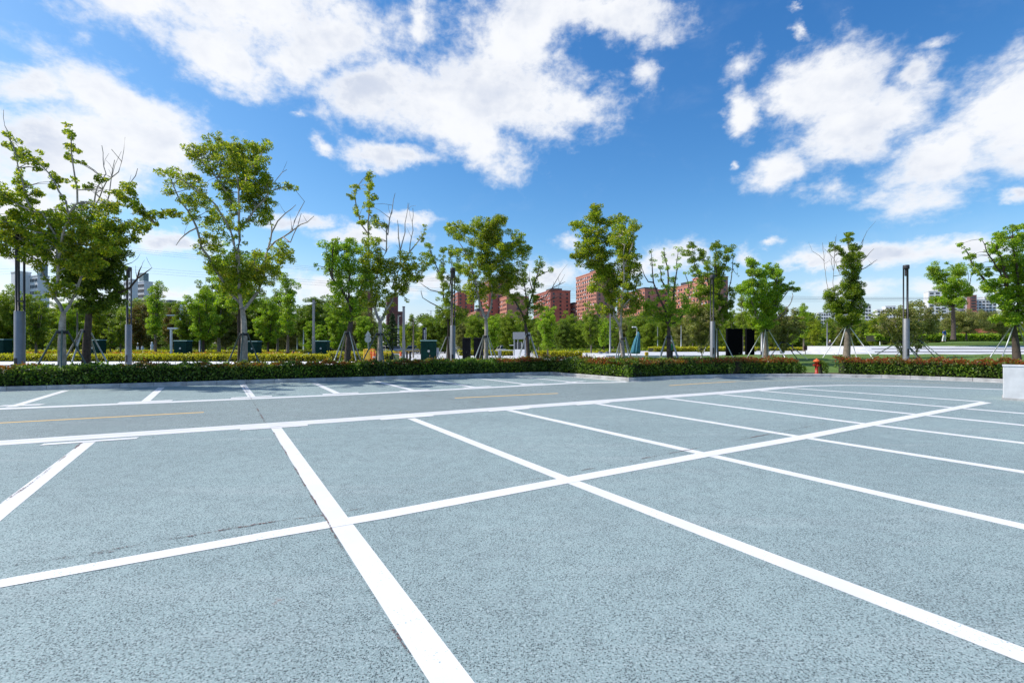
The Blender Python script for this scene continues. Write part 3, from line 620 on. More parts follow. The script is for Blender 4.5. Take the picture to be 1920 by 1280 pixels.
tree('street_tree', 'tallest tree, pale trunk and open olive crown with bare branches at right', 457, 20.3, .155,
 [(458, 640), (457, 600), (454, 580)],
 [([(453, 578), (448, 542), (447, 500), (447, 469), (449, 430), (449, 406), (447, 358), (440, 310), (430, 275)], 5, 16), ([(458, 578), (472, 562), (486, 546), (494, 520), (499, 490), (501, 469), (511, 436), (506, 400), (500, 377)], 2, 3),
  ([(501, 469), (515, 455), (530, 443), (555, 428), (575, 415), (589, 405)], 0, 0), ([(548, 434), (552, 414), (560, 395), (571, 378)], 0, 0), ([(511, 436), (519, 414), (535, 400), (555, 384)], 0, 0), ([(530, 443), (545, 455), (556, 425), (565, 400)], 0, 0),
  ([(450, 570), (420, 531), (401, 502), (390, 480), (379, 465), (368, 428), (353, 395), (338, 375), (325, 345), (314, 322)], 10, 13), ([(447, 500), (440, 458), (430, 430), (423, 414), (405, 384), (372, 358), (342, 336), (320, 325)], 7, 12),
  ([(368, 428), (345, 440), (330, 460)], 0, 0), ([(449, 406), (425, 360), (395, 320), (365, 290), (355, 292)], 8, 12), ([(447, 358), (470, 320), (490, 290), (497, 278)], 12, 13), ([(449, 430), (480, 390), (505, 360), (530, 350), (543, 350)], 10, 10),
  ([(500, 377), (515, 340), (530, 325), (538, 318)], 0, 0), ([(499, 490), (520, 478), (545, 470)], 10, 12), ([(448, 542), (470, 510), (480, 480)], 12, 14)],
 [(400, 262, 22, 12), (430, 285, 55, 26), (470, 295, 38, 26), (380, 290, 26, 18), (440, 325, 55, 30), (485, 335, 32, 30), (450, 365, 45, 25), (495, 375, 28, 22), (360, 340, 28, 16), (372, 380, 22, 22), (535, 350, 12, 9), (488, 405, 22, 18),
  (410, 420, 20, 30), (395, 460, 20, 24), (430, 500, 40, 28), (470, 525, 38, 32), (520, 478, 28, 28), (505, 510, 24, 28), (445, 540, 30, 22)], 'olive', M_barkw, .115, k=5.2, seed=13, tuft=10)
tree('street_tree', 'bright green tree with a thin dark trunk standing directly behind the tallest tree', 449, 23.5, .11,
 [(450, 640), (448, 600), (450, 570)], [([(450, 570), (440, 530), (425, 500), (415, 470)], 8, 12), ([(451, 570), (470, 530), (485, 500), (488, 478)], 8, 12)],
 [(440, 555, 40, 30), (425, 520, 28, 28), (480, 500, 28, 28), (470, 560, 30, 26), (412, 500, 20, 22)], 'fresh', M_barkd, .12, k=6, seed=14)
tree('street_tree', 'dark trunked tree with bright green tufted crown left of the forked pale tree', 650, 21.8, .15,
 [(653, 640), (657, 610), (660, 585)],
 [([(659, 586), (650, 560), (636, 540), (622, 520), (616, 490), (612, 462)], 9, 12), ([(661, 584), (668, 560), (680, 535), (684, 500), (676, 470)], 8, 12), ([(658, 600), (640, 590), (630, 585)], 10, 12), ([(616, 490), (607, 502), (592, 497)], 1, 5), ([(655, 560), (655, 510), (650, 470), (658, 450)], 9, 10), ([(622, 520), (622, 470), (632, 448)], 8, 9)],
 [(622, 470, 14, 18), (625, 505, 18, 20), (630, 545, 18, 22), (655, 475, 22, 26), (670, 520, 26, 30), (645, 520, 20, 30), (645, 590, 26, 15), (668, 570, 18, 20), (628, 462, 16, 10)], 'fresh', M_barkd, .115, k=5.5, seed=15, tuft=9, kc=1.1)
tree('street_tree', 'pale forked tree with a tall leafy spire and bare upright rods, beside the orange barriers', 712, 22.2, .125,
 [(713, 640), (713, 612), (712, 602)],
 [([(711, 602), (702, 580), (697, 550), (692, 500), (690, 440), (692, 390), (693, 345), (692, 325)], 6, 7), ([(715, 602), (726, 580), (738, 555), (750, 530), (768, 510), (785, 495), (800, 485)], 6, 9), ([(690, 440), (678, 420), (668, 390), (664, 360), (670, 350)], 4, 8), ([(692, 400), (703, 410), (718, 423)], 6, 8),
  ([(705, 520), (715, 490), (724, 470), (725, 437), (733, 403), (741, 362)], 0, 0), ([(728, 440), (730, 410), (736, 385)], 0, 0), ([(735, 540), (750, 500), (750, 470), (760, 435), (760, 419), (767, 381)], 0, 0), ([(750, 470), (747, 440), (745, 412)], 0, 0), ([(755, 500), (767, 472), (774, 430), (774, 390)], 0, 0),
  ([(768, 472), (780, 458), (794, 444), (797, 430)], 3, 6), ([(738, 555), (750, 545), (760, 560)], 4, 6)],
 [(692, 328, 9, 10), (669, 353, 9, 7), (694, 347, 10, 8), (660, 369, 10, 6), (697, 370, 12, 9), (688, 384, 12, 8), (667, 398, 6, 5), (676, 416, 11, 9), (706, 419, 11, 9), (722, 424, 7, 6), (700, 460, 20, 16), (698, 490, 30, 26), (705, 525, 34, 30), (690, 560, 22, 20), (715, 560, 22, 20),
  (758, 490, 24, 22), (778, 512, 26, 18), (752, 530, 26, 18), (798, 487, 12, 14), (750, 550, 9, 7), (788, 448, 7, 5), (735, 500, 16, 24)], 'olive', M_barkw, .11, k=5.4, seed=16, tuft=8, kc=1.1)
tree('street_tree', 'thin tree behind the middle three rod lamp with long bare twigs reaching left', 841, 29.5, .12,
 [(841, 640), (841, 615)],
 [([(841, 612), (834, 566), (829, 525), (819, 499), (808, 473), (803, 460)], 6, 8), ([(836, 570), (845, 530), (847, 500), (844, 470)], 5, 7), ([(847, 520), (857, 495), (858, 470)], 5, 7), ([(829, 525), (832, 495), (831, 470)], 4, 7), ([(831, 550), (818, 546), (806, 543), (795, 536), (788, 530)], 0, 0),
  ([(834, 585), (820, 574), (806, 566), (792, 558), (789, 546)], 0, 0), ([(845, 560), (858, 530), (866, 500)], 6, 9)],
 [(842, 598, 26, 18), (836, 575, 20, 18), (860, 590, 18, 20), (803, 463, 9, 7), (815, 488, 9, 9), (831, 468, 9, 6), (844, 470, 9, 7), (858, 470, 8, 7), (830, 515, 9, 14), (862, 500, 12, 14), (834, 545, 10, 16)], 'mid', M_barkd, .11, k=5.4, seed=17, tuft=7)
tree('street_tree', 'broad full crowned tree with pale forked trunk beside the charcoal cabinets', 911, 24.8, .135,
 [(912, 640), (912, 612), (911, 598)],
 [([(910, 597), (900, 573), (894, 545), (891, 522), (883, 500), (876, 480), (865, 462), (855, 445)], 5, 12), ([(913, 597), (922, 575), (923, 545), (917, 510), (914, 480), (912, 450), (915, 425)], 4, 12), ([(922, 560), (935, 540), (950, 530), (962, 510)], 8, 14), ([(917, 510), (935, 480), (955, 462), (973, 448)], 8, 10), ([(914, 470), (925, 440), (935, 420), (945, 410)], 8, 9), ([(876, 480), (868, 475), (860, 470)], 4, 8), ([(894, 545), (880, 555)], 4, 8)],
 [(857, 434, 24, 17), (845, 425, 15, 9), (890, 430, 22, 16), (912, 420, 24, 17), (938, 414, 17, 13), (932, 440, 26, 20), (905, 455, 34, 24), (935, 475, 32, 26), (973, 447, 15, 11), (985, 470, 14, 10), (965, 475, 28, 22), (960, 512, 28, 24), (925, 510, 28, 24), (940, 535, 30, 20), (896, 545, 26, 26), (878, 507, 12, 18), (880, 470, 15, 12), (905, 490, 20, 20)], 'olive', M_barkw, .115, k=5.6, seed=18, tuft=10, kc=1.15)
tree('street_tree', 'slim dark trunked tree with thin tufts and bare right twigs, right of the booth', 992, 26, .12,
 [(989, 640), (986, 615), (984, 600)],
 [([(984, 600), (975, 582), (965, 566), (955, 555)], 6, 9), ([(985, 600), (992, 570), (1000, 545), (1006, 520), (1012, 496), (1015, 485)], 5, 7), ([(1006, 520), (1020, 512), (1036, 505)], 3, 6), ([(990, 575), (985, 545), (980, 515), (985, 500)], 4, 7), ([(992, 570), (1012, 560), (1022, 556), (1035, 540), (1051, 512)], 0, 0), ([(1035, 540), (1048, 535), (1060, 528)], 0, 0), ([(1030, 548), (1045, 540), (1055, 522)], 0, 0), ([(1012, 560), (1025, 566), (1038, 560), (1058, 552)], 0, 0), ([(1000, 545), (993, 525), (990, 518)], 0, 0)],
 [(1012, 494, 9, 8), (1003, 506, 8, 7), (1006, 530, 11, 12), (966, 556, 17, 9), (986, 571, 14, 10), (1000, 556, 12, 12), (980, 520, 10, 14), (1010, 580, 18, 14), (985, 600, 20, 10), (960, 535, 14, 10)], 'mid', M_barkd, .11, k=5, seed=19, tuft=7)
tree('street_tree', 'full twin topped tree with a pinkish trunk growing at the kerb corner', 1170, 23.0, .115,
 [(1167, 650), (1164, 625), (1163, 612)],
 [([(1162, 612), (1152, 592), (1147, 570), (1142, 545), (1135, 510), (1125, 470), (1117, 430), (1115, 395)], 6, 12), ([(1164, 612), (1165, 576), (1168, 540), (1170, 500), (1170, 460), (1166, 425)], 5, 12), ([(1135, 510), (1110, 490), (1085, 478)], 8, 9), ([(1120, 450), (1100, 430), (1080, 421)], 9, 9), ([(1170, 500), (1185, 460), (1190, 430)], 8, 10), ([(1166, 576), (1180, 560), (1192, 545)], 8, 10)],
 [(1115, 393, 13, 11), (1114, 411, 24, 14), (1081, 421, 14, 9), (1105, 437, 30, 18), (1110, 460, 28, 18), (1079, 476, 13, 8), (1106, 483, 34, 22), (1128, 500, 30, 24), (1130, 530, 30, 26), (1140, 420, 12, 14), (1162, 420, 22, 18), (1187, 427, 14, 12), (1170, 445, 28, 20), (1150, 465, 32, 26), (1175, 480, 24, 24), (1186, 515, 16, 32), (1160, 515, 28, 26), (1162, 550, 34, 26), (1195, 562, 12, 22), (1143, 576, 22, 14), (1178, 580, 18, 14)], 'olive', M_barkw, .12, k=6, seed=20, tuft=10, kc=1.15)
tree('street_tree', 'airy tree with many thin upright limbs and pale tufts, right of the teal umbrella', 1254, 23.6, .12,
 [(1254, 640), (1254, 622), (1254, 611)],
 [([(1254, 610), (1245, 578), (1238, 560), (1231, 548), (1226, 530), (1224, 514), (1222, 492), (1221, 470)], 8, 6), ([(1254, 610), (1253, 575), (1252, 548), (1253, 520), (1251, 502), (1247, 482), (1245, 466)], 8, 6), ([(1255, 608), (1262, 570), (1264, 535), (1268, 505), (1272, 470)], 8, 6), ([(1256, 610), (1270, 600), (1281, 588), (1292, 556), (1290, 530), (1284, 512)], 5, 6), ([(1253, 548), (1240, 525), (1236, 500)], 6, 6),
  ([(1226, 530), (1216, 527), (1208, 517), (1204, 503)], 0, 0), ([(1290, 545), (1300, 525), (1310, 510)], 4, 6), ([(1250, 605), (1235, 598), (1220, 590), (1212, 580)], 4, 12)],
 [(1225, 590, 26, 14), (1258, 592, 26, 18), (1240, 570, 24, 16), (1270, 575, 18, 18), (1218, 572, 14, 10), (1252, 545, 16, 14), (1285, 560, 12, 16)], 'fresh', M_barkd, .10, k=4.2, seed=21, tuft=8)
tree('street_tree', 'tall round tufted tree behind the single lamp on the right lawn', 1344, 33.5, .14,
 [(1344, 640), (1343, 610)],
 [([(1343, 610), (1338, 575), (1330, 540), (1326, 508), (1317, 475)], 7, 8), ([(1343, 608), (1345, 560), (1344, 520), (1341, 490), (1342, 462)], 8, 9), ([(1330, 555), (1312, 520), (1301, 490), (1298, 462)], 7, 8), ([(1345, 570), (1355, 520), (1363, 485), (1367, 468)], 6, 8), ([(1347, 590), (1362, 560), (1370, 530), (1374, 500), (1374, 470)], 0, 2), ([(1368, 540), (1378, 545), (1388, 540)], 0, 6), ([(1374, 505), (1382, 515), (1383, 500)], 0, 5), ([(1340, 600), (1315, 590), (1300, 575)], 8, 12)],
 [(1298, 462, 9, 8), (1300, 485, 8, 7), (1285, 474, 8, 7), (1302, 505, 9, 7), (1317, 472, 10, 8), (1312, 488, 7, 6), (1326, 508, 10, 8), (1342, 460, 10, 8), (1345, 481, 9, 7), (1341, 500, 9, 7), (1367, 468, 9, 7), (1364, 484, 9, 7), (1357, 501, 9, 7), (1345, 530, 14, 26), (1332, 560, 26, 24), (1353, 588, 26, 20), (1370, 548, 10, 12), (1312, 545, 14, 16), (1365, 570, 12, 12), (1320, 595, 22, 14)], 'mid', M_barkd, .12, k=6, seed=22, tuft=8, kc=1.1, z0=.6)
tree('street_tree', 'bushy bright green tree just right of the black panels', 1436, 30, .15,
 [(1435, 640), (1433, 622)],
 [([(1433, 620), (1420, 595), (1408, 560), (1396, 538)], 8, 10), ([(1434, 620), (1434, 580), (1430, 545), (1432, 516)], 8, 10), ([(1436, 620), (1448, 585), (1455, 550), (1458, 515)], 8, 10), ([(1415, 560), (1410, 520), (1408, 495)], 7, 9), ([(1452, 572), (1466, 562), (1475, 550), (1482, 540), (1496, 543)], 2, 6), ([(1455, 600), (1470, 585), (1480, 572), (1487, 555), (1485, 548)], 0, 0)],
 [(1409, 494, 12, 8), (1436, 497, 10, 8), (1457, 506, 14, 9), (1412, 509, 15, 10), (1432, 516, 19, 12), (1460, 521, 12, 12), (1396, 537, 17, 12), (1417, 541, 25, 18), (1453, 544, 18, 17), (1435, 560, 28, 20), (1426, 584, 28, 20), (1432, 605, 24, 14), (1480, 537, 13, 8), (1498, 543, 5, 4), (1450, 575, 16, 16), (1412, 570, 14, 16)], 'fresh', M_bark, .125, k=7, seed=23, tuft=8, kc=1.2, z0=.60)
tree('street_tree', 'tall narrow tree with bare rods beside its leafy column, behind the red hydrant', 1587, 33.5, .24,
 [(1589, 640), (1589, 622), (1592, 612)],
 [([(1590, 612), (1575, 595), (1560, 575), (1556, 560)], 8, 12), ([(1594, 612), (1602, 590), (1600, 560), (1598, 530), (1597, 490), (1600, 462)], 10, 8), ([(1598, 490), (1590, 460), (1590, 442)], 6, 7), ([(1597, 505), (1580, 480), (1568, 462)], 6, 7), ([(1556, 560), (1550, 530), (1546, 501), (1542, 455)], 0, 0), ([(1566, 560), (1563, 530), (1562, 507), (1554, 453)], 0, 0),
  ([(1575, 515), (1564, 485), (1546, 467)], 0, 0), ([(1562, 507), (1565, 480), (1566, 444)], 0, 0), ([(1546, 489), (1535, 478), (1523, 471)], 0, 0), ([(1612, 510), (1628, 498), (1645, 487)], 0, 0), ([(1612, 492), (1626, 480), (1639, 466)], 0, 0), ([(1604, 475), (1615, 455), (1626, 433)], 0, 0), ([(1608, 480), (1615, 462), (1619, 448)], 0, 0)],
 [(1591, 444, 8, 11), (1567, 461, 9, 8), (1602, 464, 9, 9), (1576, 472, 9, 8), (1596, 483, 20, 12), (1592, 505, 21, 14), (1600, 523, 18, 14), (1588, 546, 26, 18), (1558, 557, 16, 11), (1570, 578, 24, 15), (1606, 576, 17, 20), (1585, 596, 32, 15), (1583, 570, 20, 20), (1605, 550, 12, 16)], 'mid', M_bark, .13, k=7, seed=24, tuft=8, kc=1.3, z0=.66)
tree('street_tree', 'ragged tree with a slanting left limb growing on the mound before the white towers', 1787, 57, .26,
 [(1788, 620), (1787, 590), (1787, 576)],
 [([(1787, 576), (1780, 550), (1768, 530), (1752, 512), (1745, 503)], 4, 8), ([(1788, 575), (1795, 545), (1798, 520), (1797, 500)], 6, 9), ([(1790, 570), (1806, 550), (1818, 535), (1822, 515)], 3, 0), ([(1797, 520), (1786, 500), (1776, 492)], 0, 3), ([(1785, 575), (1770, 570), (1755, 563)], 5, 8), ([(1812, 542), (1816, 520), (1812, 500)], 0, 0)],
 [(1751, 505, 11, 7), (1762, 516, 16, 11), (1784, 537, 26, 18), (1796, 508, 13, 13), (1808, 545, 15, 11), (1758, 564, 15, 7), (1787, 562, 20, 18), (1815, 552, 8, 6)], 'fresh', M_barkd, .19, k=6.5, seed=25, tuft=7, kc=1.4, z0=2.3)
tree('street_tree', 'big bright tree at the right edge above the white concrete block', 1907, 26.3, .19,
 [(1904, 640), (1901, 615)],
 [([(1900, 614), (1885, 590), (1866, 546), (1844, 523), (1828, 505), (1817, 478), (1799, 460)], 6, 6), ([(1902, 612), (1895, 570), (1888, 530), (1880, 490), (1868, 465), (1876, 440)], 8, 9), ([(1903, 612), (1910, 560), (1908, 510), (1900, 460), (1898, 430)], 9, 9), ([(1888, 535), (1868, 500), (1850, 470), (1840, 448)], 0, 3), ([(1906, 600), (1930, 560), (1950, 520), (1955, 470)], 12, 12), ([(1844, 523), (1835, 512), (1825, 512)], 4, 6)],
 [(1800, 459, 6, 4), (1822, 482, 7, 7), (1836, 500, 8, 8), (1898, 430, 11, 8), (1876, 443, 15, 9), (1867, 462, 13, 13), (1898, 452, 14, 10), (1884, 495, 20, 16), (1845, 512, 11, 8), (1857, 537, 16, 14), (1910, 490, 18, 25), (1889, 535, 34, 22), (1875, 562, 28, 18), (1908, 568, 24, 28), (1893, 596, 34, 14), (1945, 500, 32, 45), (1950, 560, 34, 35), (1925, 440, 18, 20)], 'fresh', M_barkd, .125, k=6.5, seed=26, tuft=9, kc=1.2, z0=.66)
# small trees on the lawn
def shrubtree(px, Y, z0, label, crown, leaf='grey', seed=1, stems=5, r=.05, bark=None):
    cx, cy, rx, ry = crown; rg = random.Random(seed); by = 649+(CH-z0)/Y*F
    lim = [([(px+rg.uniform(-2, 2), by-14), (px+(i/(stems-1)-.5)*rx*.6, by-30), (cx+(i/(stems-1)-.5)*rx*1.6, cy-rg.uniform(-.1, .75)*ry)], 4, 7) for i in range(stems)]
    return tree('small_tree', label, px, Y, r, [(px, by-8), (px, by-14)], lim, [crown, (cx, cy+ry*.3, rx*.85, ry*.6)], leaf, bark or M_bark, .13, k=5.2, seed=seed, tuft=7, z0=z0, kc=.9)
shrubtree(1316, 33, .5, 'small many stemmed grey green tree left of the single lawn lamp', (1312, 602, 32, 40), seed=31)
shrubtree(1468, 33, .66, 'small grey leaved tree with braces, between the bushy bright tree and the hydrant', (1468, 608, 40, 36), seed=32)
shrubtree(1692, 29, .55, 'many stemmed grey green tree touching the right lamp post', (1688, 605, 44, 28), seed=33, stems=7)
shrubtree(1719, 36, .67, 'grey green tree with braces right of the right lamp post', (1725, 595, 42, 36), seed=34)
shrubtree(1812, 60, 2.3, 'low spreading olive tree on the mound above the terraces', (1812, 602, 48, 22), 'grey', seed=35, stems=7, r=.12, bark=M_barkd)
shrubtree(1880, 62, 2.3, 'low spreading tree on the mound behind the right edge tree', (1868, 604, 34, 20), 'grey', seed=36, stems=6, r=.14, bark=M_barkd)
for a in ((117, 17.3, .11, 1.9, .95, 'pole frame around the pale far left trunk', 4, M_staked, .7), (160, 19.2, .11, 2.0, 1.15, 'pole frame around the dark trunk at left', 4, M_stake, .2), (457, 20.3, .11, 1.9, .85, 'pole frame of close set poles around the tallest tree', 4, M_staked, .3),
          (652, 21.8, .11, 2.0, 1.0, 'pale pole frame around the dark trunk left of the forked tree', 4, M_stake, .9), (712, 22.2, .11, 1.95, 1.15, 'pole frame around the forked pale trunk by the orange barriers', 4, M_staked, .5), (841, 29.5, .03, 2.0, 1.0, 'pole frame behind the middle three rod lamp', 4, M_stake, .35),
          (911, 24.8, .11, 1.9, 1.0, 'pole frame around the broad tree beside the charcoal cabinets', 4, M_stake, .6), (990, 26, .11, 2.0, 1.1, 'pole frame around the slim dark trunk right of the booth', 4, M_stake, .8), (1169, 23, .11, 1.75, .75, 'pole frame with one thick pale pole at the kerb corner tree', 4, M_stake, -1.2),
          (1254, 23.6, .11, 1.85, .95, 'pole frame around the airy tree right of the teal umbrella', 4, M_stake, .4), (1344, 33.5, .6, 2.1, 1.3, 'white pole frame behind the single lawn lamp', 3, M_wp, .1), (1436, 30, .6, 1.9, 1.2, 'thin pole frame around the bushy bright tree', 4, M_stake, .9),
          (1588, 33.5, .66, 2.2, 1.6, 'pole frame with a bright white pole around the narrow tree behind the hydrant', 4, M_wp, -1.0), (1905, 26.3, .66, 2.0, 1.3, 'pole frame around the big trunk at the right edge', 4, M_stake, -1.3), (1468, 33, .66, 1.1, 1.7, 'low dark pole frame under the small grey tree near the hydrant', 4, M_staked, .5),
          (1692, 29, .55, 1.2, 1.9, 'low dark pole frame under the tree at the right lamp', 3, M_staked, .3), (1719, 36, .67, 1.3, 1.8, 'low dark pole frame under the tree right of the lamp', 4, M_staked, .2)):
    support(a[0], a[1], a[2], a[3], a[4], a[5], a[6], a[7], .030, a[8])

# ---------------------------------------------------------------- background trees (a few kinds, copied)
def proto_tree(kind, seed, leaf, bark):
    rng = np.random.default_rng(seed); th = thing('background_tree', 'x', 'tree'); tm = MB(); cl = []; H = 9.
    if kind == 'conifer':
        tm.tube([(0, 0, 0), (0, 0, 8.8)], [.18, .02], 7)
        for i in range(70):
            z = 1.2+7.6*(i/70)**.9; r = (9-z)*.28*rng.uniform(.7, 1.1); a = rng.uniform(0, 6.28)
            for q in (.4, .75, 1): cl.append((math.cos(a)*r*q, math.sin(a)*r*q, z-.1*q, .34))
    else:
        h0 = {'tuft': 2.2, 'dense': 1.6, 'slim': 2.3, 'bright': 1.7}[kind]
        tm.tube([(0, 0, 0), (.03, 0, h0*.5), (0, .02, h0)], [.17, .14, .12], 8)
        nl = {'tuft': 9, 'dense': 14, 'slim': 6, 'bright': 10}[kind]; wdt = {'tuft': 1.9, 'dense': 2.9, 'slim': 1.1, 'bright': 2.0}[kind]
        for i in range(nl):
            a = 6.28*i/nl+rng.uniform(-.4, .4); top = rng.uniform(.55, 1)*H if i else H; sp = wdt*rng.uniform(.35, 1)*(1.25-top/H*.75)
            P = [Vector((0, 0, h0*.95)), Vector((math.cos(a)*sp*.55, math.sin(a)*sp*.55, h0+(top-h0)*.35)), Vector((math.cos(a)*sp*.9, math.sin(a)*sp*.9, h0+(top-h0)*.7)), Vector((math.cos(a+.2)*sp, math.sin(a+.2)*sp, top-.3))]
            tm.tube(P, [.08, .055, .035, .012], 5)
            m = {'tuft': 19, 'dense': 26, 'slim': 16, 'bright': 26}[kind]
            for j in range(m):
                t_ = rng.uniform(.08, 1); k = min(2, int(t_*3)); p = P[k].lerp(P[k+1], t_*3-k); sd = {'tuft': .34, 'dense': .7, 'slim': .26, 'bright': .42}[kind]
                cl.append((*(p+Vector(rng.normal(0, sd, 3))), rng.uniform(.26, .5)*(1.25 if kind == 'dense' else 1)))
    sz = .155; V, Q = leaf_arrays(clump_pts(cl, sz, rng, 6.5 if kind != 'slim' else 5), sz, rng)
    tm.build('trunk', bark, th, True); npmesh('crown', V, Q, LM[leaf], th); return th
PR = {}
for key, k, sd, lf, bk in (('tuftA', 'tuft', 41, 'mid', M_bark), ('tuftB', 'tuft', 42, 'fresh', M_barkd), ('denseA', 'dense', 43, 'mid', M_barkd), ('denseB', 'dense', 44, 'dark', M_barkd), ('slimA', 'slim', 45, 'mid', M_bark), ('slimB', 'slim', 46, 'fresh', M_bark),
                           ('brightA', 'bright', 47, 'fresh', M_bark), ('red', 'tuft', 48, 'redl', M_barkd), ('conifer', 'conifer', 49, 'conifer', M_barkd), ('greyA', 'dense', 50, 'grey', M_bark), ('tuftC', 'tuft', 51, 'olive', M_barkd)):
    PR[key] = [proto_tree(k, sd, lf, bk), False]
rb = random.Random(9)
def bt(key, px, top, Y, label, z0=0., wx=1., group=None):
    pr = PR[key]; o = pr[0] if not pr[1] else copy_tree(pr[0]); pr[1] = True
    h = Z(top, Y)-z0; s = h/9.; o.location = (X(px, Y), Y, z0); o.rotation_euler = (0, 0, rb.uniform(0, 6.28)); o.scale = (s*wx, s*wx, s)
    tag(o, label, 'tree', group or 'background trees'); return o
BT = [('tuftA', 68, 548, 52, 'tree seen between the three rod lamp and the pale trunk at far left'), ('denseA', 18, 545, 58, 'round green tree at the left edge of the photo beneath the white block'), ('slimA', 207, 590, 56, 'small tree behind the dark left cabinet'), ('slimA', 226, 575, 60, 'thin trunked tree just left of the second tall lamp'),
 ('slimB', 291, 524, 54, 'narrow spire tree left of the white T shaped post'), ('tuftA', 345, 566, 64, 'tree above the green cabinet left of the tallest tree'), ('tuftB', 381, 532, 54, 'leafy tree right of the green cabinet, left of the tallest tree'), ('tuftA', 410, 500, 60, 'upright tree peeping out left of the tallest trunk'),
 ('tuftB', 503, 548, 56, 'tree just right of the tallest tree, over a cabinet'), ('slimB', 540, 508, 54, 'tall tufted spire between the tallest tree and the slim square lamp'), ('slimA', 520, 530, 62, 'faint slim tree beside the tufted spire'), ('brightA', 602, 607, 60, 'small bright green column tree over the small green cabinet'),
 ('brightA', 632, 578, 58, 'bright round tree over the bus roof'), ('brightA', 682, 590, 60, 'bright tree behind the round road sign'), ('brightA', 585, 600, 66, 'small bright tree behind the slim square lamp'),
 ('red', 262, 566, 66, 'reddish leaved tree right of the second tall lamp'), ('red', 326, 572, 76, 'distant tree with a red top over the white T post'),
 ('tuftB', 135, 560, 56, 'tree behind the two left trunks'), ('tuftC', 175, 565, 60, 'olive tree just behind the dark left trunk'),
 ('conifer', 578, 570, 100, 'dark conifer right of the tufted spire'), ('conifer', 614, 580, 105, 'dark conifer just left of the bright tree over the bus'), ('conifer', 736, 586, 95, 'dark conifer behind the forked pale tree'), ('conifer', 562, 585, 110, 'smaller dark conifer in the gap behind the spire tree'),
 ('slimA', 772, 582, 105, 'tall thin tree against the sky right of the street light'), ('denseA', 806, 598, 100, 'rounded tree over the big green cabinet'), ('denseB', 834, 587, 98, 'dark rounded tree left of the middle three rod lamp'), ('greyA', 868, 600, 95, 'rounded tree right of the middle three rod lamp'), ('tuftC', 757, 612, 84, 'yellowish low tree behind the silver cars'), ('tuftC', 788, 618, 90, 'low yellowish tree behind the white hatchback'),
 ('denseA', 893, 592, 90, 'dense tree behind the charcoal cabinets'), ('brightA', 925, 590, 84, 'bright dense tree behind the broad tree'), ('denseA', 955, 588, 88, 'dense tree behind the booth'), ('brightA', 1027, 571, 60, 'bright green tree left of the low brick wing'), ('denseB', 1055, 602, 100, 'dark tree below the low brick wing'), ('tuftA', 1010, 596, 76, 'tree standing behind the slim tree at the booth'),
 ('denseA', 1085, 606, 100, 'dense tree below the tallest brick tower'), ('tuftA', 1108, 566, 62, 'tufted tree in front of the tallest brick tower'), ('tuftB', 1132, 592, 72, 'tree seen left of the kerb corner tree trunk'), ('denseB', 1188, 605, 95, 'dark tree just behind the teal umbrella'), ('denseA', 1218, 600, 92, 'dense tree right of the teal umbrella'), ('tuftA', 1150, 600, 86, 'tree behind the kerb corner tree'),
 ('denseA', 1245, 598, 96, 'dense tree behind the airy tree'), ('greyA', 1282, 588, 90, 'tree between the airy tree and the lawn lamp'), ('tuftA', 1345, 585, 85, 'far tree behind the single lawn lamp'), ('slimA', 1392, 545, 76, 'thin pointed tree over the gap between the black panels'), ('tuftA', 1374, 580, 92, 'tree right above the wide black panel'), ('tuftC', 1410, 590, 84, 'tree behind the narrow black panel'),
 ('denseA', 1460, 592, 96, 'dense tree behind the bushy bright tree'), ('slimB', 1507, 566, 84, 'pale topped tree in the open gap left of the narrow rod tree'), ('tuftB', 1486, 600, 78, 'low tree left of the open gap'), ('tuftC', 1530, 598, 82, 'round tree left of the far street post'), ('tuftA', 1556, 600, 88, 'tree right of the far street post'), ('tuftC', 1635, 590, 84, 'tree right of the narrow rod tree'), ('slimB', 1655, 586, 90, 'slim tree left of the right lamp post'),
 ('tuftA', 1615, 596, 80, 'tree hugging the right of the narrow rod tree'), ('greyA', 1755, 606, 78, 'tree between the right lamp post and the white towers'), ('greyA', 1668, 600, 84, 'greyish tree just left of the right lamp post'), ('denseA', 1845, 606, 84, 'tree behind the small red roof'), ('denseB', 1890, 596, 90, 'dark tree behind the big right edge tree'), ('denseA', 1925, 590, 80, 'tree at the far right edge over the mound'), ('denseA', 1310, 596, 100, 'round tree behind the many stemmed lawn tree')]
for key, px, top, Y, lb in BT:
    bt(key, px, top, Y, lb, z0=.6 if px > 1230 else 0., wx=1.0 if px > 1000 else 1.05)
ords = ['leftmost', 'second', 'third', 'fourth', 'fifth', 'sixth', 'seventh', 'eighth', 'ninth', 'tenth', 'eleventh', 'twelfth', 'thirteenth', 'fourteenth', 'fifteenth', 'sixteenth', 'seventeenth', 'eighteenth', 'last']
for k, px in enumerate(range(860, 1290, 34)):
    bt(('denseA', 'greyA', 'denseA', 'tuftB')[k % 4], px+rb.uniform(-6, 6), (596, 602, 590, 599)[k % 4]+rb.uniform(-4, 5), 104+rb.uniform(-4, 6), ords[k]+' tree from the left in the back row below the brick towers', wx=1.15, group='back row of trees below the brick towers')
for k, px in enumerate(range(1300, 1680, 32)):
    bt(('tuftA', 'greyA', 'denseA', 'tuftC')[k % 4], px+rb.uniform(-6, 6), (592, 600, 596, 588)[k % 4]+rb.uniform(-4, 5), 100+rb.uniform(-4, 6), ords[k]+' tree from the left in the grove behind the lawn', z0=.5, wx=1.15, group='grove behind the lawn')
k = 0
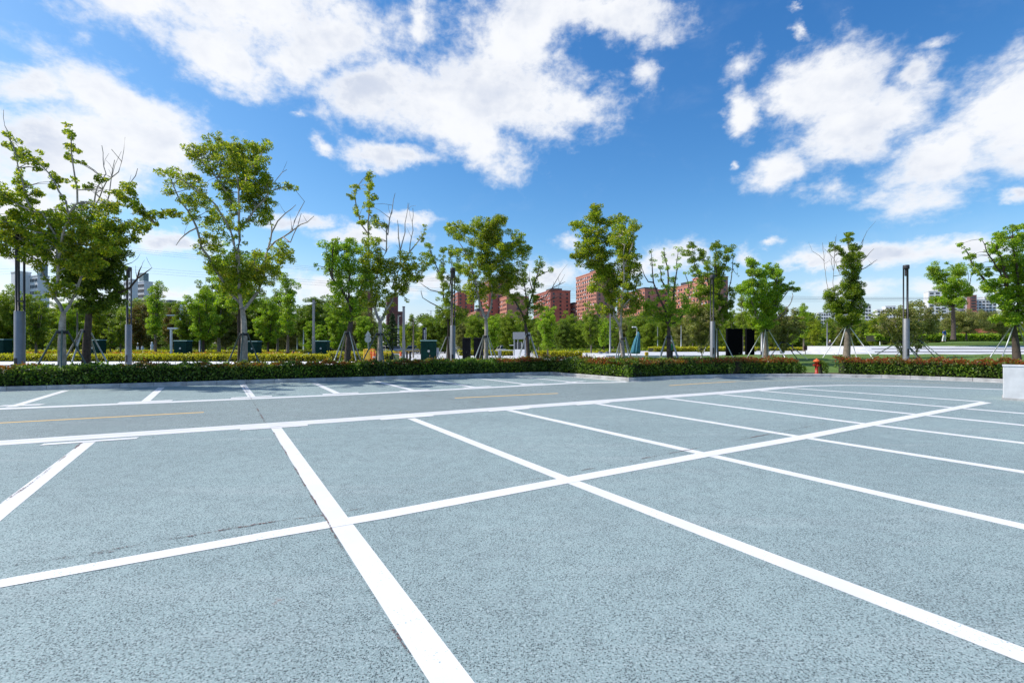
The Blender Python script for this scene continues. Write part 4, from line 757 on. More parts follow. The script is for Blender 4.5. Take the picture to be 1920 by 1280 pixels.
for px in range(-40, 700, 42):
    bt(('denseB', 'denseA', 'greyA')[k % 3], px+rb.uniform(-8, 8), (556, 572, 582, 564)[k % 4]+rb.uniform(-5, 8), 92+rb.uniform(-6, 8), ['leftmost tree', 'second tree', 'third tree', 'fourth tree', 'fifth tree', 'sixth tree', 'seventh tree', 'eighth tree', 'ninth tree', 'tenth tree', 'eleventh tree', 'twelfth tree', 'thirteenth tree', 'fourteenth tree', 'fifteenth tree', 'sixteenth tree', 'seventeenth tree', 'last tree'][k]+' from the left in the dark back row of the left woods', wx=1.25, group='dark back row of trees at left'); k += 1
# far woodland reading as one mass
rng = np.random.default_rng(77); cl = []
for i in range(2600):
    px = rng.uniform(-150, 2100); Y = rng.uniform(122, 150); top = 602+8*math.sin(px*.02)+6*math.sin(px*.061)-(22 if px < 640 else 0)+(10 if px > 1640 else 0)
    zt = Z(top, Y); z = rng.uniform(.5, zt); cl.append((X(px, Y), Y, z, rng.uniform(1.0, 2.0)))
V, Q = leaf_arrays(clump_pts(cl, .5, rng, 5.5), .5, rng); tag(npmesh('woodland', V, Q, LM['dark'], None), 'far off belt of woodland closing the view behind the trees', 'woodland', kind='stuff')
rng = np.random.default_rng(78); cl = []
for i in range(900):
    px = rng.uniform(-150, 1640); Y = rng.uniform(100, 112)
    if 590 < px < 980: Y = rng.uniform(118, 126)
    cl.append((X(px, Y), Y, rng.uniform(.2, 2.6), rng.uniform(.6, 1.1)))
V, Q = leaf_arrays(clump_pts(cl, .4, rng, 5), .4, rng); tag(npmesh('undergrowth', V, Q, LM['dark'], None), 'dark undergrowth beneath the far trees', 'undergrowth', kind='stuff')

# ---------------------------------------------------------------- lamps and posts
def rodlamp(px, Y, z0, label, rc=.155, h1=2.7, h2=5.95, rz=0., nrod=3):
    th = thing('rod_lamp', label, 'lamp post', (X(px, Y), Y, z0), rz, 'tall grey lamps with open rods on a thick column')
    mb = MB(); mb.lathe((0, 0, -.1), [(rc*1.05, 0), (rc*1.05, .15), (rc, .17), (rc, h1+.08), (rc*.9, h1+.1)], 20); mb.build('column', M_lamp, th, True)
    mb = MB(); mb.lathe((0, 0, -.02), [(rc*1.5, 0), (rc*1.5, .03), (rc*1.06, .035)], 16); mb.build('base_plate', M_lampd, th)
    mb = MB(); mb.box((0, -rc*.93, .75), (rc*.75, rc*.2, .42), bev=.01); mb.build('access_door', M_lampd, th)
    for i in range(nrod):
        a = 2*math.pi*i/nrod+.5; mb = MB(); q = rc*.78; mb.tube([(math.cos(a)*q, math.sin(a)*q, h1-.02), (math.cos(a)*q, math.sin(a)*q, h2)], .034, 8); mb.build('rod', M_lampd, th, True)
    mb = MB(); mb.lathe((0, 0, h2-.02), [(rc*.95, 0), (rc*1.02, .02), (rc*1.02, .2), (rc*.9, .23)], 20); mb.build('cap', M_lampd, th, True)
    mb = MB(); mb.lathe((0, 0, h2-.42), [(.06, 0), (.075, .02), (.075, .38), (.06, .4)], 12); mb.build('lamp_head', M_lampd, th)
    mb = MB(); mb.lathe((0, 0, h1+.35), [(rc*.82, 0), (rc*.82, .04)], 14); mb.build('ring', M_lampd, th)
rodlamp(37, 17.4, .11, 'thick rod lamp nearest the camera at far left, its top lost in leaves', h2=5.6)
rodlamp(241, 27, .05, 'rod lamp between the dark left trunk and the tallest tree', h2=5.8)
rodlamp(849, 28.2, .05, 'rod lamp among twigs between the two green and charcoal cabinets')
rodlamp(1336, 31, .45, 'rod lamp on the lawn left of the black panels', h2=5.55)
rodlamp(1699, 27.2, .40, 'rod lamp standing alone against the sky at right', h2=5.6)
def post(name, px, Y, top, w_, label, m, z0=0, sq=True, arms=None, cat='post', group=None):
    th = thing(name, label, cat, (X(px, Y), Y, z0), group=group); h = Z(top, Y)-z0; ww = w_*Y/F; mb = MB()
    if sq: mb.box((0, 0, h*.2), (ww*1.25, ww*1.25, h*.4), bev=ww*.1); mb.build('lower_column', m, th); mb = MB(); mb.box((0, 0, h*.7), (ww, ww, h*.6), bev=ww*.1); mb.build('upper_column', m, th)
    else: mb.tube([(0, 0, 0), (0, 0, h)], [ww*.6, ww*.4], 10); mb.build('pole', m, th, True)
    if sq: mb = MB(); mb.box((0, 0, h+.04), (ww*1.1, ww*1.1, .08)); mb.build('cap', M_lampd, th)
    for (dx, py, ln, m2) in arms or []:
        mb = MB(); z = Z(py, Y)-z0; L = ln*Y/F; mb.tube([(0, 0, z-.15 if not sq else z), (L*.4, 0, z-.02), (L, 0, z)], .05, 6); mb.build('arm', m, th)
        mb = MB(); mb.box((L, 0, z+.0), (abs(L)*.45+.3, .3, .1), bev=.03); mb.build('lamp_head', m2, th)
    return th
post('square_lamp', 588, 46, 562, 3.6, 'slim square grey lamp standing left of the small green cabinet', M_lamp, cat='lamp post')
post('square_lamp', 757, 44, 576, 4, 'slim square grey lamp standing behind the barriers before the silver cars', M_lamp, cat='lamp post')
post('street_light', 747, 105, 592, 3, 'white street light pole behind the silver cars', M_wp, sq=False, arms=[(0, 592, 8, M_lampd)], cat='street light')
post('street_light', 808, 160, 582, 1.6, 'far double headed street light over the dark rounded tree', M_wp, sq=False, arms=[(0, 582, -6, M_wp), (0, 582, 4, M_wp)], cat='street light')
post('lamp_post', 1144, 60, 570, 3.2, 'tall plain grey pole left of the kerb corner tree trunk', M_lamp, sq=False)
post('lamp_post', 1429, 44, 560, 4.6, 'dark pole right behind the bushy bright tree', M_lamp, z0=.6, sq=False)
post('lamp_post', 1551, 62, 598, 2.4, 'grey pole left of the narrow rod tree', M_lamp, z0=.6, sq=False)
post('lamp_post', 1277, 85, 610, 1.6, 'thin pale pole between the airy tree and the lawn lamp', M_stake, z0=.5, sq=False)
post('lamp_post', 1233, 90, 612, 1.6, 'thin pale pole left of the airy tree', M_stake, z0=.3, sq=False)
post('lamp_post', 375, 60, 575, 3.2, 'grey pole right of the green cabinet left of the tallest tree', M_lamp, sq=False)
post('lamp_post', 145, 55, 585, 3.2, 'grey pole between the pale and the dark left trunks', M_lamp, sq=False)
post('lamp_post', 775, 60, 600, 2.6, 'brownish thin pole between the barriers and the big green cabinet', M_bark, sq=False)
post('lamp_post', 1650, 88, 600, 1.6, 'thin pale pole at the left end of the terraces', M_stake, z0=.6, sq=False)
post('lamp_post', 617, 95, 560, 2.2, 'white pole with a thin tip rising over the bus', M_wp, sq=False)
post('lamp_post', 569, 75, 618, 1.8, 'short white ball topped post left of the slim square lamp', M_wp, sq=False)
post('lamp_post', 557, 80, 633, 2.0, 'short grey post left of the ball topped post', M_stake, sq=False)
post('camera_pole', 1194, 50, 614, 1.8, 'thin pole with a white globe behind the teal umbrella', M_stake, sq=False, arms=[(0, 613, -5, M_wp)])
def tpost(px, Y, top, wpx, arm, label):
    th = thing('t_shaped_post', label, 'post', (X(px, Y), Y, 0)); h = Z(top, Y); s = Y/F; mb = MB(); mb.box((0, 0, h/2), (wpx*s, wpx*s, h)); mb.build('post', M_wp, th)
    mb = MB(); mb.box((arm*.18*s, 0, h+.09), (arm*s, .3, .17)); mb.build('arm', M_wp, th)
tpost(321, 52, 617, 3.0, 17, 'white T shaped post left of the green cabinet')
th = thing('cross_post', 'white post with two side arms rising above the trees left of the tallest tree', 'post', (X(340, 75), 75, 0)); mb = MB(); mb.box((0, 0, Z(571, 75)/2), (.33, .33, Z(571, 75))); mb.build('post', M_wp, th)
for sx in (-1, 1): mb = MB(); mb.box((sx*(1.45), 0, Z(591, 75)), (2.2, .25, .16)); mb.build('arm', M_wp, th)

# ---------------------------------------------------------------- cabinets, panels, booth, bins, signs
def cabinet(px0, px1, top, Y, label, side=.5, m=None, m2=None, group='green utility cabinets', badge=True, d=.9, z0=.02, rz=0.):
    cx = (px0+px1)/2; W = (px1-px0)*Y/F; H = Z(top, Y)-z0; th = thing('utility_cabinet', label, 'cabinet', (X(cx, Y), Y, z0), rz, group); m = m or M_cab; m2 = m2 or M_cabtop
    mb = MB(); mb.box((0, 0, .06), (W*1.02, d*1.02, .12)); mb.build('plinth', M_kerb, th)
    mb = MB(); mb.box((0, 0, .12+(H-.2)/2), (W*.96, d, H-.2), bev=.02); mb.build('body', m, th)
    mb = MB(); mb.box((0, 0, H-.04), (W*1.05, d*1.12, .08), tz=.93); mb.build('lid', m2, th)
    for sx in (-1, 1):
        mb = MB(); mb.box((sx*W*.235, -d/2-.008, .12+(H-.2)/2), (W*.44, .02, H-.36), bev=.008); dr = mb.build('door', m, th)
        v_ = MB(); [v_.box((sx*W*.235, -d/2-.022, H*.24+i_*.05), (W*.3, .012, .02)) for i_ in range(5)]; v_.build('vent', m, dr)
        if sx > 0: h = MB(); h.box((W*.05, -d/2-.03, H*.5), (.03, .03, .16)); h.build('handle', M_lampd, dr)
    if badge: mb = MB(); mb.tube([(0, -d/2-.02, H*.60), (0, -d/2-.03, H*.60)], W*.075, 12); mb.build('badge', M_badge, th)
    return th
cabinet(-10, 16, 635.5, 50, 'green cabinet cut off by the left edge of the photo')
cabinet(168, 193, 636.5, 49, 'green cabinet just behind the dark left trunk')
cabinet(331, 356, 638, 50, 'green cabinet in the open, left of the tallest tree')
cabinet(466, 487, 639, 50, 'green cabinet immediately right of the tallest trunk')
cabinet(593, 616, 638.5, 50, 'green cabinet right of the slim square lamp')
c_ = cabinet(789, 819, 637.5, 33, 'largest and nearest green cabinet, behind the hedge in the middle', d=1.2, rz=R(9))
cabinet(868, 882, 633, 34, 'narrow charcoal cabinet right of the middle three rod lamp', m=M_blk2, m2=M_blk2, group='charcoal cabinets behind the hedge', badge=False)
cabinet(889, 906, 633, 34, 'wider charcoal cabinet touching the pale trunk of the broad tree', m=M_blk2, m2=M_blk2, group='charcoal cabinets behind the hedge', badge=False)
cabinet(819, 823, 652, 52, 'small grey box right of the big green cabinet', m=M_rendg, m2=M_rendg, group='small grey boxes', badge=False, d=.3)
def panel(px0, px1, top, bot, Y, label):
    z0 = Z(bot, Y); W = (px1-px0)*Y/F; H = Z(top, Y)-z0; th = thing('black_panel', label, 'sign panel', (X((px0+px1)/2, Y), Y, z0), 0, 'tall black sign panels on the lawn')
    mb = MB(); mb.box((0, 0, H/2-.15), (W, .35, H+.3-.06)); mb.build('panel', M_blk, th); mb = MB(); mb.box((0, 0, H-.02), (W*1.01, .37, .05)); mb.build('top_cap', M_blk2, th)
    mb = MB(); mb.box((0, 0, -.02), (W*1.04, .5, .10)); mb.build('base', M_blk2, th)
panel(1362, 1391, 616, 667, 44, 'wide black panel standing on the lawn'); panel(1398.5, 1413, 616, 667.5, 44.5, 'narrow black panel standing right of the wide one')
# booth
Y = 57; s = Y/F; th = thing('gate_booth', 'small grey guard booth with ribbed roof band by the boom gate', 'booth', (X(978, Y), Y, .016), R(-24)); W, D, H = 1.55, 1.25, Z(623, Y)
mb = MB(); mb.box((0, 0, .55), (W, D, 1.1), bev=.02); mb.build('base_wall', M_rend, th)
mb = MB()
for i in range(7): mb.box((0, 0, H-.78+i*.12), (W+.16, D+.16, .085))
mb.box((0, 0, H-.42), (W+.1, D+.1, .84)); mb.build('roof_band', M_rendg, th)
for sx in (-1, 1):
    for sy in (-1, 1): mb = MB(); mb.box((sx*(W/2-.06), sy*(D/2-.06), H*.5-.1), (.125, .125, H-.9)); mb.build('corner_post', M_rendg, th)
for sy in (-1, 1): mb = MB(); mb.box((0, sy*(D/2-.05), 1.55), (W-.24, .03, .88)); mb.build('window', M_win, th)
for sx in (-1, 1): mb = MB(); mb.box((sx*(W/2-.05), 0, 1.55), (.03, D-.24, .88)); mb.build('window', M_win, th)
for k_ in (-.25, .25): mb = MB(); mb.box((k_, -D/2+.02, 1.55), (.04, .03, .86)); mb.build('mullion', M_rend, th)
mb = MB(); mb.box((-W/2-.3, -.2, 1.62), (.6, .7, .06)); mb.build('awning', M_wp, th)
th = thing('boom_gate', 'white boom gate arm between two grey housings left of the booth', 'gate', (X(937, 60), 60, .016))
mb = MB(); mb.box((0, 0, .5), (.4, .4, 1.0), bev=.04); mb.build('housing', M_rendg, th)
mb = MB(); mb.box((1.9, 0, .5), (.36, .36, 1.0), bev=.04); mb.build('housing', M_rend, th)
mb = MB(); mb.box((1.0, -.25, .98), (3.1, .06, .1)); mb.build('arm', M_wp, th)
for px, lb in ((1126, 'left of the two grey cylindrical bins by the golden hedge'), (1139, 'right of the two grey cylindrical bins by the golden hedge')):
    Y = 56; th = thing('litter_bin', lb, 'bin', (X(px, Y), Y, .016), group='grey bins on the plaza'); mb = MB(); mb.lathe((0, 0, 0), [(.2, 0), (.22, .02), (.24, .7), (.25, .72), (.25, .78)], 16); mb.build('body', M_rendg, th, True)
    mb = MB(); mb.lathe((0, 0, .78), [(.26, 0), (.26, .04), (.18, .09)], 16); mb.build('lid', M_lampd, th, True)
# umbrella
Y = 44; H = Z(623, Y); th = thing('closed_umbrella', 'closed teal beach umbrella on a pole at the painted patch', 'umbrella', (X(1194, Y), Y, .02), 0); 
mb = MB(); mb.tube([(0, 0, 0), (0, 0, H)], .03, 8); mb.build('pole', M_wp, th)
mb = MB(); mb.lathe((0, 0, 0), [(.35, 0), (.35, .06), (.08, .12)], 14); mb.build('base', M_rendg, th)
mb = MB(); n = 32; V = []; prof = [(.04, H+.04, 0.10), (.13, H-.15, .14), (.24, H-.7, .03), (.32, H-1.3, -.05), (.39, H-1.85, -.10), (.33, H-2.02, -.10)]
for r, z, sh in prof:
    for k_ in range(n): a = 2*math.pi*k_/n; rr = r*(1+.22*math.cos(8*a)*min(1, (H-z)/.5)); V.append((rr*math.cos(a)*1.0+sh*1.2, rr*math.sin(a), z))
mb.add(V, [(i*n+k_, i*n+(k_+1) % n, (i+1)*n+(k_+1) % n, (i+1)*n+k_) for i in range(len(prof)-1) for k_ in range(n)]+[tuple(range(n))[::-1], tuple(range(n*(len(prof)-1), n*len(prof)))]); mb.build('canopy', M_teal, th, True)
# marker posts, hydrant, signs
def marker(px, bot, top, Y, label, z0, head=False):
    th = thing('marker_post', label, 'marker post', (X(px, Y), Y, z0), group='yellow and black striped markers'); H = Z(top, Y)-z0; r = .085; n = 6
    mb = MB(); mb.cyl((0, 0, 0), r, H*(.62 if head else .8), 12); mb.build('post', M_yp, th)
    for i in range(3): mb = MB(); mb.cyl((0, 0, H*(.08+.17*i)), r*1.06, H*.08, 12); mb.build('black_band', M_blk, th)
    mb = MB()
    if head: mb.box((-.03, 0, H*.82), (.30, .16, H*.3), bev=.03)
    else: mb.lathe((0, 0, H*.8), [(r*1.1, 0), (r*1.15, H*.08), (r*.5, H*.2)], 12)
    mb.build('head', M_yp if head else M_blk, th)
marker(1213, 680, 659, 40, 'striped marker with a pale yellow square head beside the painted patch', .02, True)
marker(1385, 683, 670.5, 24.2, 'small black capped yellow marker poking out of the right hedge', .11)
th = thing('fire_hydrant', 'red fire hydrant standing in the gap of the right hedge', 'hydrant', (*G(1545, 706.6)[:2], .11)); th.location.y += .55
mb = MB(); mb.lathe((0, 0, 0), [(.12, 0), (.12, .04), (.075, .05), (.075, .55), (.10, .56), (.10, .60), (.085, .61)], 14); mb.build('barrel', M_red, th, True)
mb = MB(); mb.lathe((0, 0, .61), [(.15, 0), (.16, .02), (.14, .07), (.07, .12), (.035, .13), (.035, .17)], 14); mb.build('bonnet', M_or, th, True)
for a, b in (((-.075, 0, .45), (-.17, 0, .45)), ((.075, 0, .45), (.17, 0, .45)), ((0, -.075, .42), (0, -.17, .42))): mb = MB(); mb.tube([a, b], .045, 10); mb.build('outlet', M_red, th)
Y = 47; th = thing('road_sign', 'back of a round and triangular road sign left of the forked pale tree', 'road sign', (X(690, Y), Y, .02)); H = Z(620, Y)
mb = MB(); mb.tube([(0, .05, 0), (0, .05, H-.1)], .035, 8); mb.build('pole', M_stake, th)
mb = MB(); mb.tube([(0, 0, Z(636.5, Y)), (0, .015, Z(636.5, Y))], .33, 20); mb.build('round_plate', M_stake, th)
mb = MB(); zt = Z(620, Y); mb.add([(-.33, 0, zt-.56), (.33, 0, zt-.56), (0, 0, zt), (-.33, .02, zt-.56), (.33, .02, zt-.56), (0, .02, zt)], [(0, 1, 2), (5, 4, 3), (0, 3, 4, 1), (1, 4, 5, 2), (2, 5, 3, 0)]); mb.build('triangular_plate', M_stake, th)
th = thing('small_sign', 'small dark box sign on a short post beside the lawn path', 'sign', (X(1510, 46), 46, .6)); mb = MB(); mb.tube([(0, 0, 0), (0, 0, .5)], .03, 6); mb.build('post', M_lampd, th); mb = MB(); mb.box((0, 0, .72), (.34, .12, .42), bev=.02); mb.build('panel', mat('dark_red_board', (.05, .015, .015), .6), th)
th = thing('banner_flag', 'dark upright banner behind the big green cabinet', 'banner', (X(796, 70), 70, .02)); mb = MB(); mb.tube([(.22, 0, 0), (.22, 0, Z(614, 70))], .03, 6); mb.build('pole', M_wp, th); mb = MB(); mb.box((-.06, 0, Z(626, 70)), (.5, .03, 1.9)); mb.build('cloth', mat('navy_cloth', (.01, .013, .03), .8), th)
mb = MB()
for i, (wd, hh) in enumerate(((.2, .24), (.16, .2), (.2, .16), (.15, .22), (.18, .14))): mb.box((.0, -.022, Z(620.5, 70)-i*.3), (wd, .01, hh))
mb.build('lettering', M_badge, th)
# statues
for px, Y, H_, lb in ((259, 80, 2.1, 'taller pale statue left, among the trees right of the second lamp'), (267, 79, 1.5, 'short pale statue beside the taller one'), (285, 84, 2.3, 'pale statue just left of the narrow spire tree')):
    th = thing('statue', lb, 'statue', (X(px, Y), Y, 0), group='pale statues in the left trees'); mb = MB(); mb.box((0, 0, .25), (.6, .5, .5), bev=.03); mb.build('plinth', M_rend, th)
    mb = MB(); mb.lathe((0, 0, .5), [(.26, 0), (.28, .2), (.20, (H_-.5)*.45), (.27, (H_-.5)*.68), (.12, (H_-.5)*.8), (.16, (H_-.5)*.88), (.14, (H_-.5)*.97), (.04, H_-.5)], 14); mb.build('figure', M_wp, th, True)
# orange barriers and construction posts
def barrier(px0, px1, Y, top, label, m=M_or):
    W = (px1-px0)*Y/F; H = Z(top, Y); th = thing('barrier', label, 'barrier', (X((px0+px1)/2, Y), Y, .02), group='orange and yellow work barriers')
    for sx in (-1, 1): mb = MB(); mb.cyl((sx*W/2, 0, 0), .07, H, 10); mb.build('post', m, th); 
    for zf in (.92, .35): mb = MB(); mb.box((0, 0, H*zf), (W, .05, .09)); mb.build('rail', M_yp, th)
barrier(683, 700, 37, 655, 'yellow and black barrier left of the forked pale trunk', M_yp); barrier(701, 751, 36, 659, 'long orange barrier right behind the forked trunk'); barrier(763, 769, 35, 659, 'short dark framed barrier left of the big green cabinet', M_blk2)
for px, Y, lb in ((751.5, 35.5, 'thick orange barrier post in front of the lamp'), (701, 35, 'slanted red orange bollard left of the forked trunk')):
    th = thing('bollard', lb, 'bollard', (X(px, Y), Y, .02)); mb = MB(); mb.lathe((0, 0, 0), [(.16, 0), (.16, .05), (.095, .07), (.085, .95), (.05, 1.02)], 14); mb.build('post', M_or, th, True); mb = MB(); mb.lathe((0, 0, .6), [(.094, 0), (.094, .13)], 14); mb.build('reflective_band', M_badge, th)
for px, Y, lb, m in ((688, 40, 'yellow water filled barrier block left of the trunk', M_yp), (699, 41, 'orange water filled barrier block touching the trunk', M_or)):
    th = thing('barrier_block', lb, 'barrier', (X(px, Y), Y, .02)); z_ = Z(653, Y); mb = MB(); mb.box((0, 0, z_*.35), (.62, .5, z_*.7), tz=.75, bev=.05); mb.build('lower_body', m, th, False); mb = MB(); mb.box((0, 0, z_*.83), (.44, .3, z_*.26), tz=.8, bev=.04); mb.build('upper_body', m, th)
th = thing('barrier_rail', 'long low yellow rail in front of the silver cars', 'barrier', (X(760, 92), 92, .02)); mb = MB(); mb.box((0, 0, .55), (10.5, .06, .12)); mb.build('rail', M_yp, th)
for i in range(6): mb = MB(); mb.box((-5+i*2, .05, .3), (.08, .08, .6)); mb.build('post', M_or, th)

# ---------------------------------------------------------------- vehicles
def car(px, Y, rz, paint, label, L=4.5, W=1.8, H=1.48, suv=False, name='parked_car'):
    th = thing(name, label, 'car', (X(px, Y), Y, .02), rz, 'cars parked beyond the barriers')
    low = [(-L/2, .35), (-L/2+.03, .62), (-L/2+.25, .86), (-L*.22, .93), (L*.30, .95), (L/2-.08, .88), (L/2, .62), (L/2-.03, .33)]
    mb = MB(); V = []
    for y, kx in ((-W/2+.12, .97), (-W/2, 1), (W/2, 1), (W/2-.12, .97)):
        for x, z in low: V.append((x*kx, y, z if kx == 1 else z+.02))
    n = len(low); Fc = [tuple(range(n))[::-1], tuple(range(3*n, 4*n))]
    for r in range(3):
        for i in range(n): j = (i+1) % n; Fc.append((r*n+i, r*n+j, r*n+n+j, r*n+n+i))
    mb.add(V, Fc); body = mb.build('body', paint, th)
    cab = [(-L*.24, .92), (-L*.09, H-.02), (L*(.22 if not suv else .36), H), (L*(.40 if not suv else .47), .93)]
    def cabin(m, nm, inset, a, b):
        mb = MB(); V = []
        for y0, y1 in ((-W/2+.08+inset, -W/2+.24+inset), (W/2-.08-inset, W/2-.24-inset)):
            for i, (x, z) in enumerate(cab): V.append((x, y0 if i in (0, 3) else y1, z))
        mb.add(V, [(0, 1, 2, 3)[::-1], (4, 5, 6, 7), (0, 4, 5, 1)[::-1], (1, 5, 6, 2)[::-1], (2, 6, 7, 3)[::-1], (3, 7, 4, 0)[::-1]]); return mb.build(nm, m, th)
    cabin(M_cgl, 'glasshouse', 0, 0, 0)
    mb = MB(); mb.box((L*.065 if not suv else L*.13, 0, H+.012), (L*.30 if not suv else L*.43, W-.5, .05), tz=.95); mb.build('roof', paint, th)
    for sy in (-1, 1):
        mb = MB(); yy = sy*(W/2-.15); mb.tube([(-L*.23, sy*(W/2-.09), .93), (-L*.09, sy*(W/2-.235), H)], .035, 6); mb.tube([(cab[2][0], sy*(W/2-.235), H), (cab[3][0], sy*(W/2-.09), .93)], .045, 6); mb.tube([(L*.08, sy*(W/2-.085), .93), (L*.07, sy*(W/2-.235), H)], .03, 6); mb.build('pillar', paint, th)
        for x in (-L*.31, L*.30):
            mb = MB(); mb.tube([(x, sy*(W/2-.2), .33), (x, sy*(W/2+.01), .33)], .33, 18); wh = mb.build('wheel', M_tyre, th); mb = MB(); mb.tube([(x, sy*(W/2), .33), (x, sy*(W/2+.02), .33)], .2, 12); mb.build('rim', M_rim, wh)
        mb = MB(); mb.box((-L/2+.06, sy*W*.36, .68), (.12, .34, .14)); mb.build('headlight', M_hl, th)
        mb = MB(); mb.box((L/2-.03, sy*W*.38, .74), (.1, .26, .14)); mb.build('tail_light', M_lite, th)
        mb = MB(); mb.box((-L*.2, sy*(W/2+.08), .98), (.16, .16, .12)); mb.build('mirror', paint, th)
    return th
car(729, 102, R(160), M_carw, 'white saloon partly behind the forked pale trunk', L=4.6, H=1.5)
car(745, 100, R(100), M_cars, 'silver car seen end on, middle of the three parked cars')
car(770, 98, R(12), M_cars, 'silver estate car side on, rightmost before the big green cabinet', suv=True, H=1.55)
car(949, 98, R(205), M_carw, 'white hatchback behind the boom gate left of the booth', L=3.9, H=1.6, suv=True)
car(784, 112, R(170), M_cars, 'dark silver car mostly hidden by the big green cabinet')
car(60, 104, R(5), M_carw, 'white car glimpsed under the trees by the far left lamp'); car(360, 104, R(-8), M_carw, 'white car glimpsed right of the green cabinet left of the tallest tree')
def bus(px0, px1, Y):
    L = 10.5; H = Z(636.5, Y); th = thing('city_bus', 'blue white bus with dark windows behind the bright round tree', 'bus', (X(px0, Y)+L/2, Y, .02), R(-3)); W = 2.5
    mb = MB(); mb.box((0, 0, .75), (L, W, .85), bev=.08); mb.build('lower_body', mat('bus_navy', (.02, .03, .05), .35), th)
    mb = MB(); mb.box((0, 0, H-.22), (L, W, .4), bev=.08); mb.build('roof', mat('bus_pale_blue', (.30, .42, .50), .4), th)
    mb = MB(); mb.box((0, 0, (H-.42+1.17)/2), (L-.1, W-.06, H-.42-1.17)); mb.build('window_band', M_cgl, th)
    for i in range(7): mb = MB(); mb.box((-L/2+.1+i*(L-.2)/6, -W/2+.015, (H-.42+1.17)/2), (.09, .05, H-.42-1.17)); mb.build('window_pillar', M_lampd, th)
    for x in (-L*.32, L*.3):
        for sy in (-1, 1): mb = MB(); mb.tube([(x, sy*(W/2-.3), .48), (x, sy*(W/2+.01), .48)], .48, 18); mb.build('wheel', M_tyre, th)
    for i in range(5): mb = MB(); mb.box((-L*.3+i*1.1, -W/2-.012, .98), (.5, .02, .12)); mb.build('side_mark', M_rend, th)
    mb = MB(); mb.box((L/2+.01, 0, H*.55), (.05, W*.8, H*.55)); mb.build('end_panel', mat('bus_teal', (.02, .20, .16), .5), th)
bus(610, 683, 112)
th = thing('white_truck', 'white lorry between the middle lamp and the charcoal cabinets', 'truck', (X(862, 105), 105, .02), R(8))
mb = MB(); mb.box((1.0, 0, 1.75), (4.4, 2.0, 2.0), bev=.06); mb.build('cargo_box', M_carw, th); mb = MB(); mb.box((-2.1, 0, 1.25), (1.7, 1.9, 1.7), tz=.85, bev=.08); mb.build('cab', M_carw, th)
mb = MB(); mb.box((-2.55, 0, 1.55), (.75, 1.7, .6), tz=.85); mb.build('windscreen', M_cgl, th)
mb = MB(); mb.box((.2, 0, .6), (6, 1.2, .25)); mb.build('chassis', M_blk2, th)
for x in (-2, 2):
    for sy in (-1, 1): mb = MB(); mb.tube([(x, sy*.7, .42), (x, sy*.98, .42)], .42, 16); mb.build('wheel', M_tyre, th)
def scooter(px, Y, label, paint, rz=.4):
    th = thing('scooter', label, 'scooter', (X(px, Y), Y, .02), rz, 'scooters beyond the golden hedge')
    for x in (-.55, .6): mb = MB(); mb.tube([(x, -.05, .25), (x, .05, .25)], .25, 14); mb.build('wheel', M_tyre, th)
    mb = MB(); mb.tube([(-.62, 0, .45), (-.3, 0, .62), (.1, 0, .35), (.3, 0, .4), (.48, 0, .95)], [.14, .2, .13, .1, .08], 8); mb.build('body', paint, th, True)
    mb = MB(); mb.box((-.3, 0, .82), (.62, .26, .1), bev=.03); mb.build('seat', M_strap, th)
    mb = MB(); mb.tube([(.45, -.32, 1.08), (.5, 0, 1.0), (.45, .32, 1.08)], .02, 6); mb.tube([(.5, 0, 1.0), (.6, 0, .3)], .03, 6); mb.build('handlebar', M_lampd, th)
    mb = MB(); mb.box((.54, 0, .92), (.1, .16, .14), bev=.03); mb.build('headlight', M_hl, th)
scooter(583, 52, 'white scooter left of the slim square lamp', M_wp); scooter(543, 50, 'orange scooter among the golden hedge behind the tufted spire tree', M_or, 1.2)

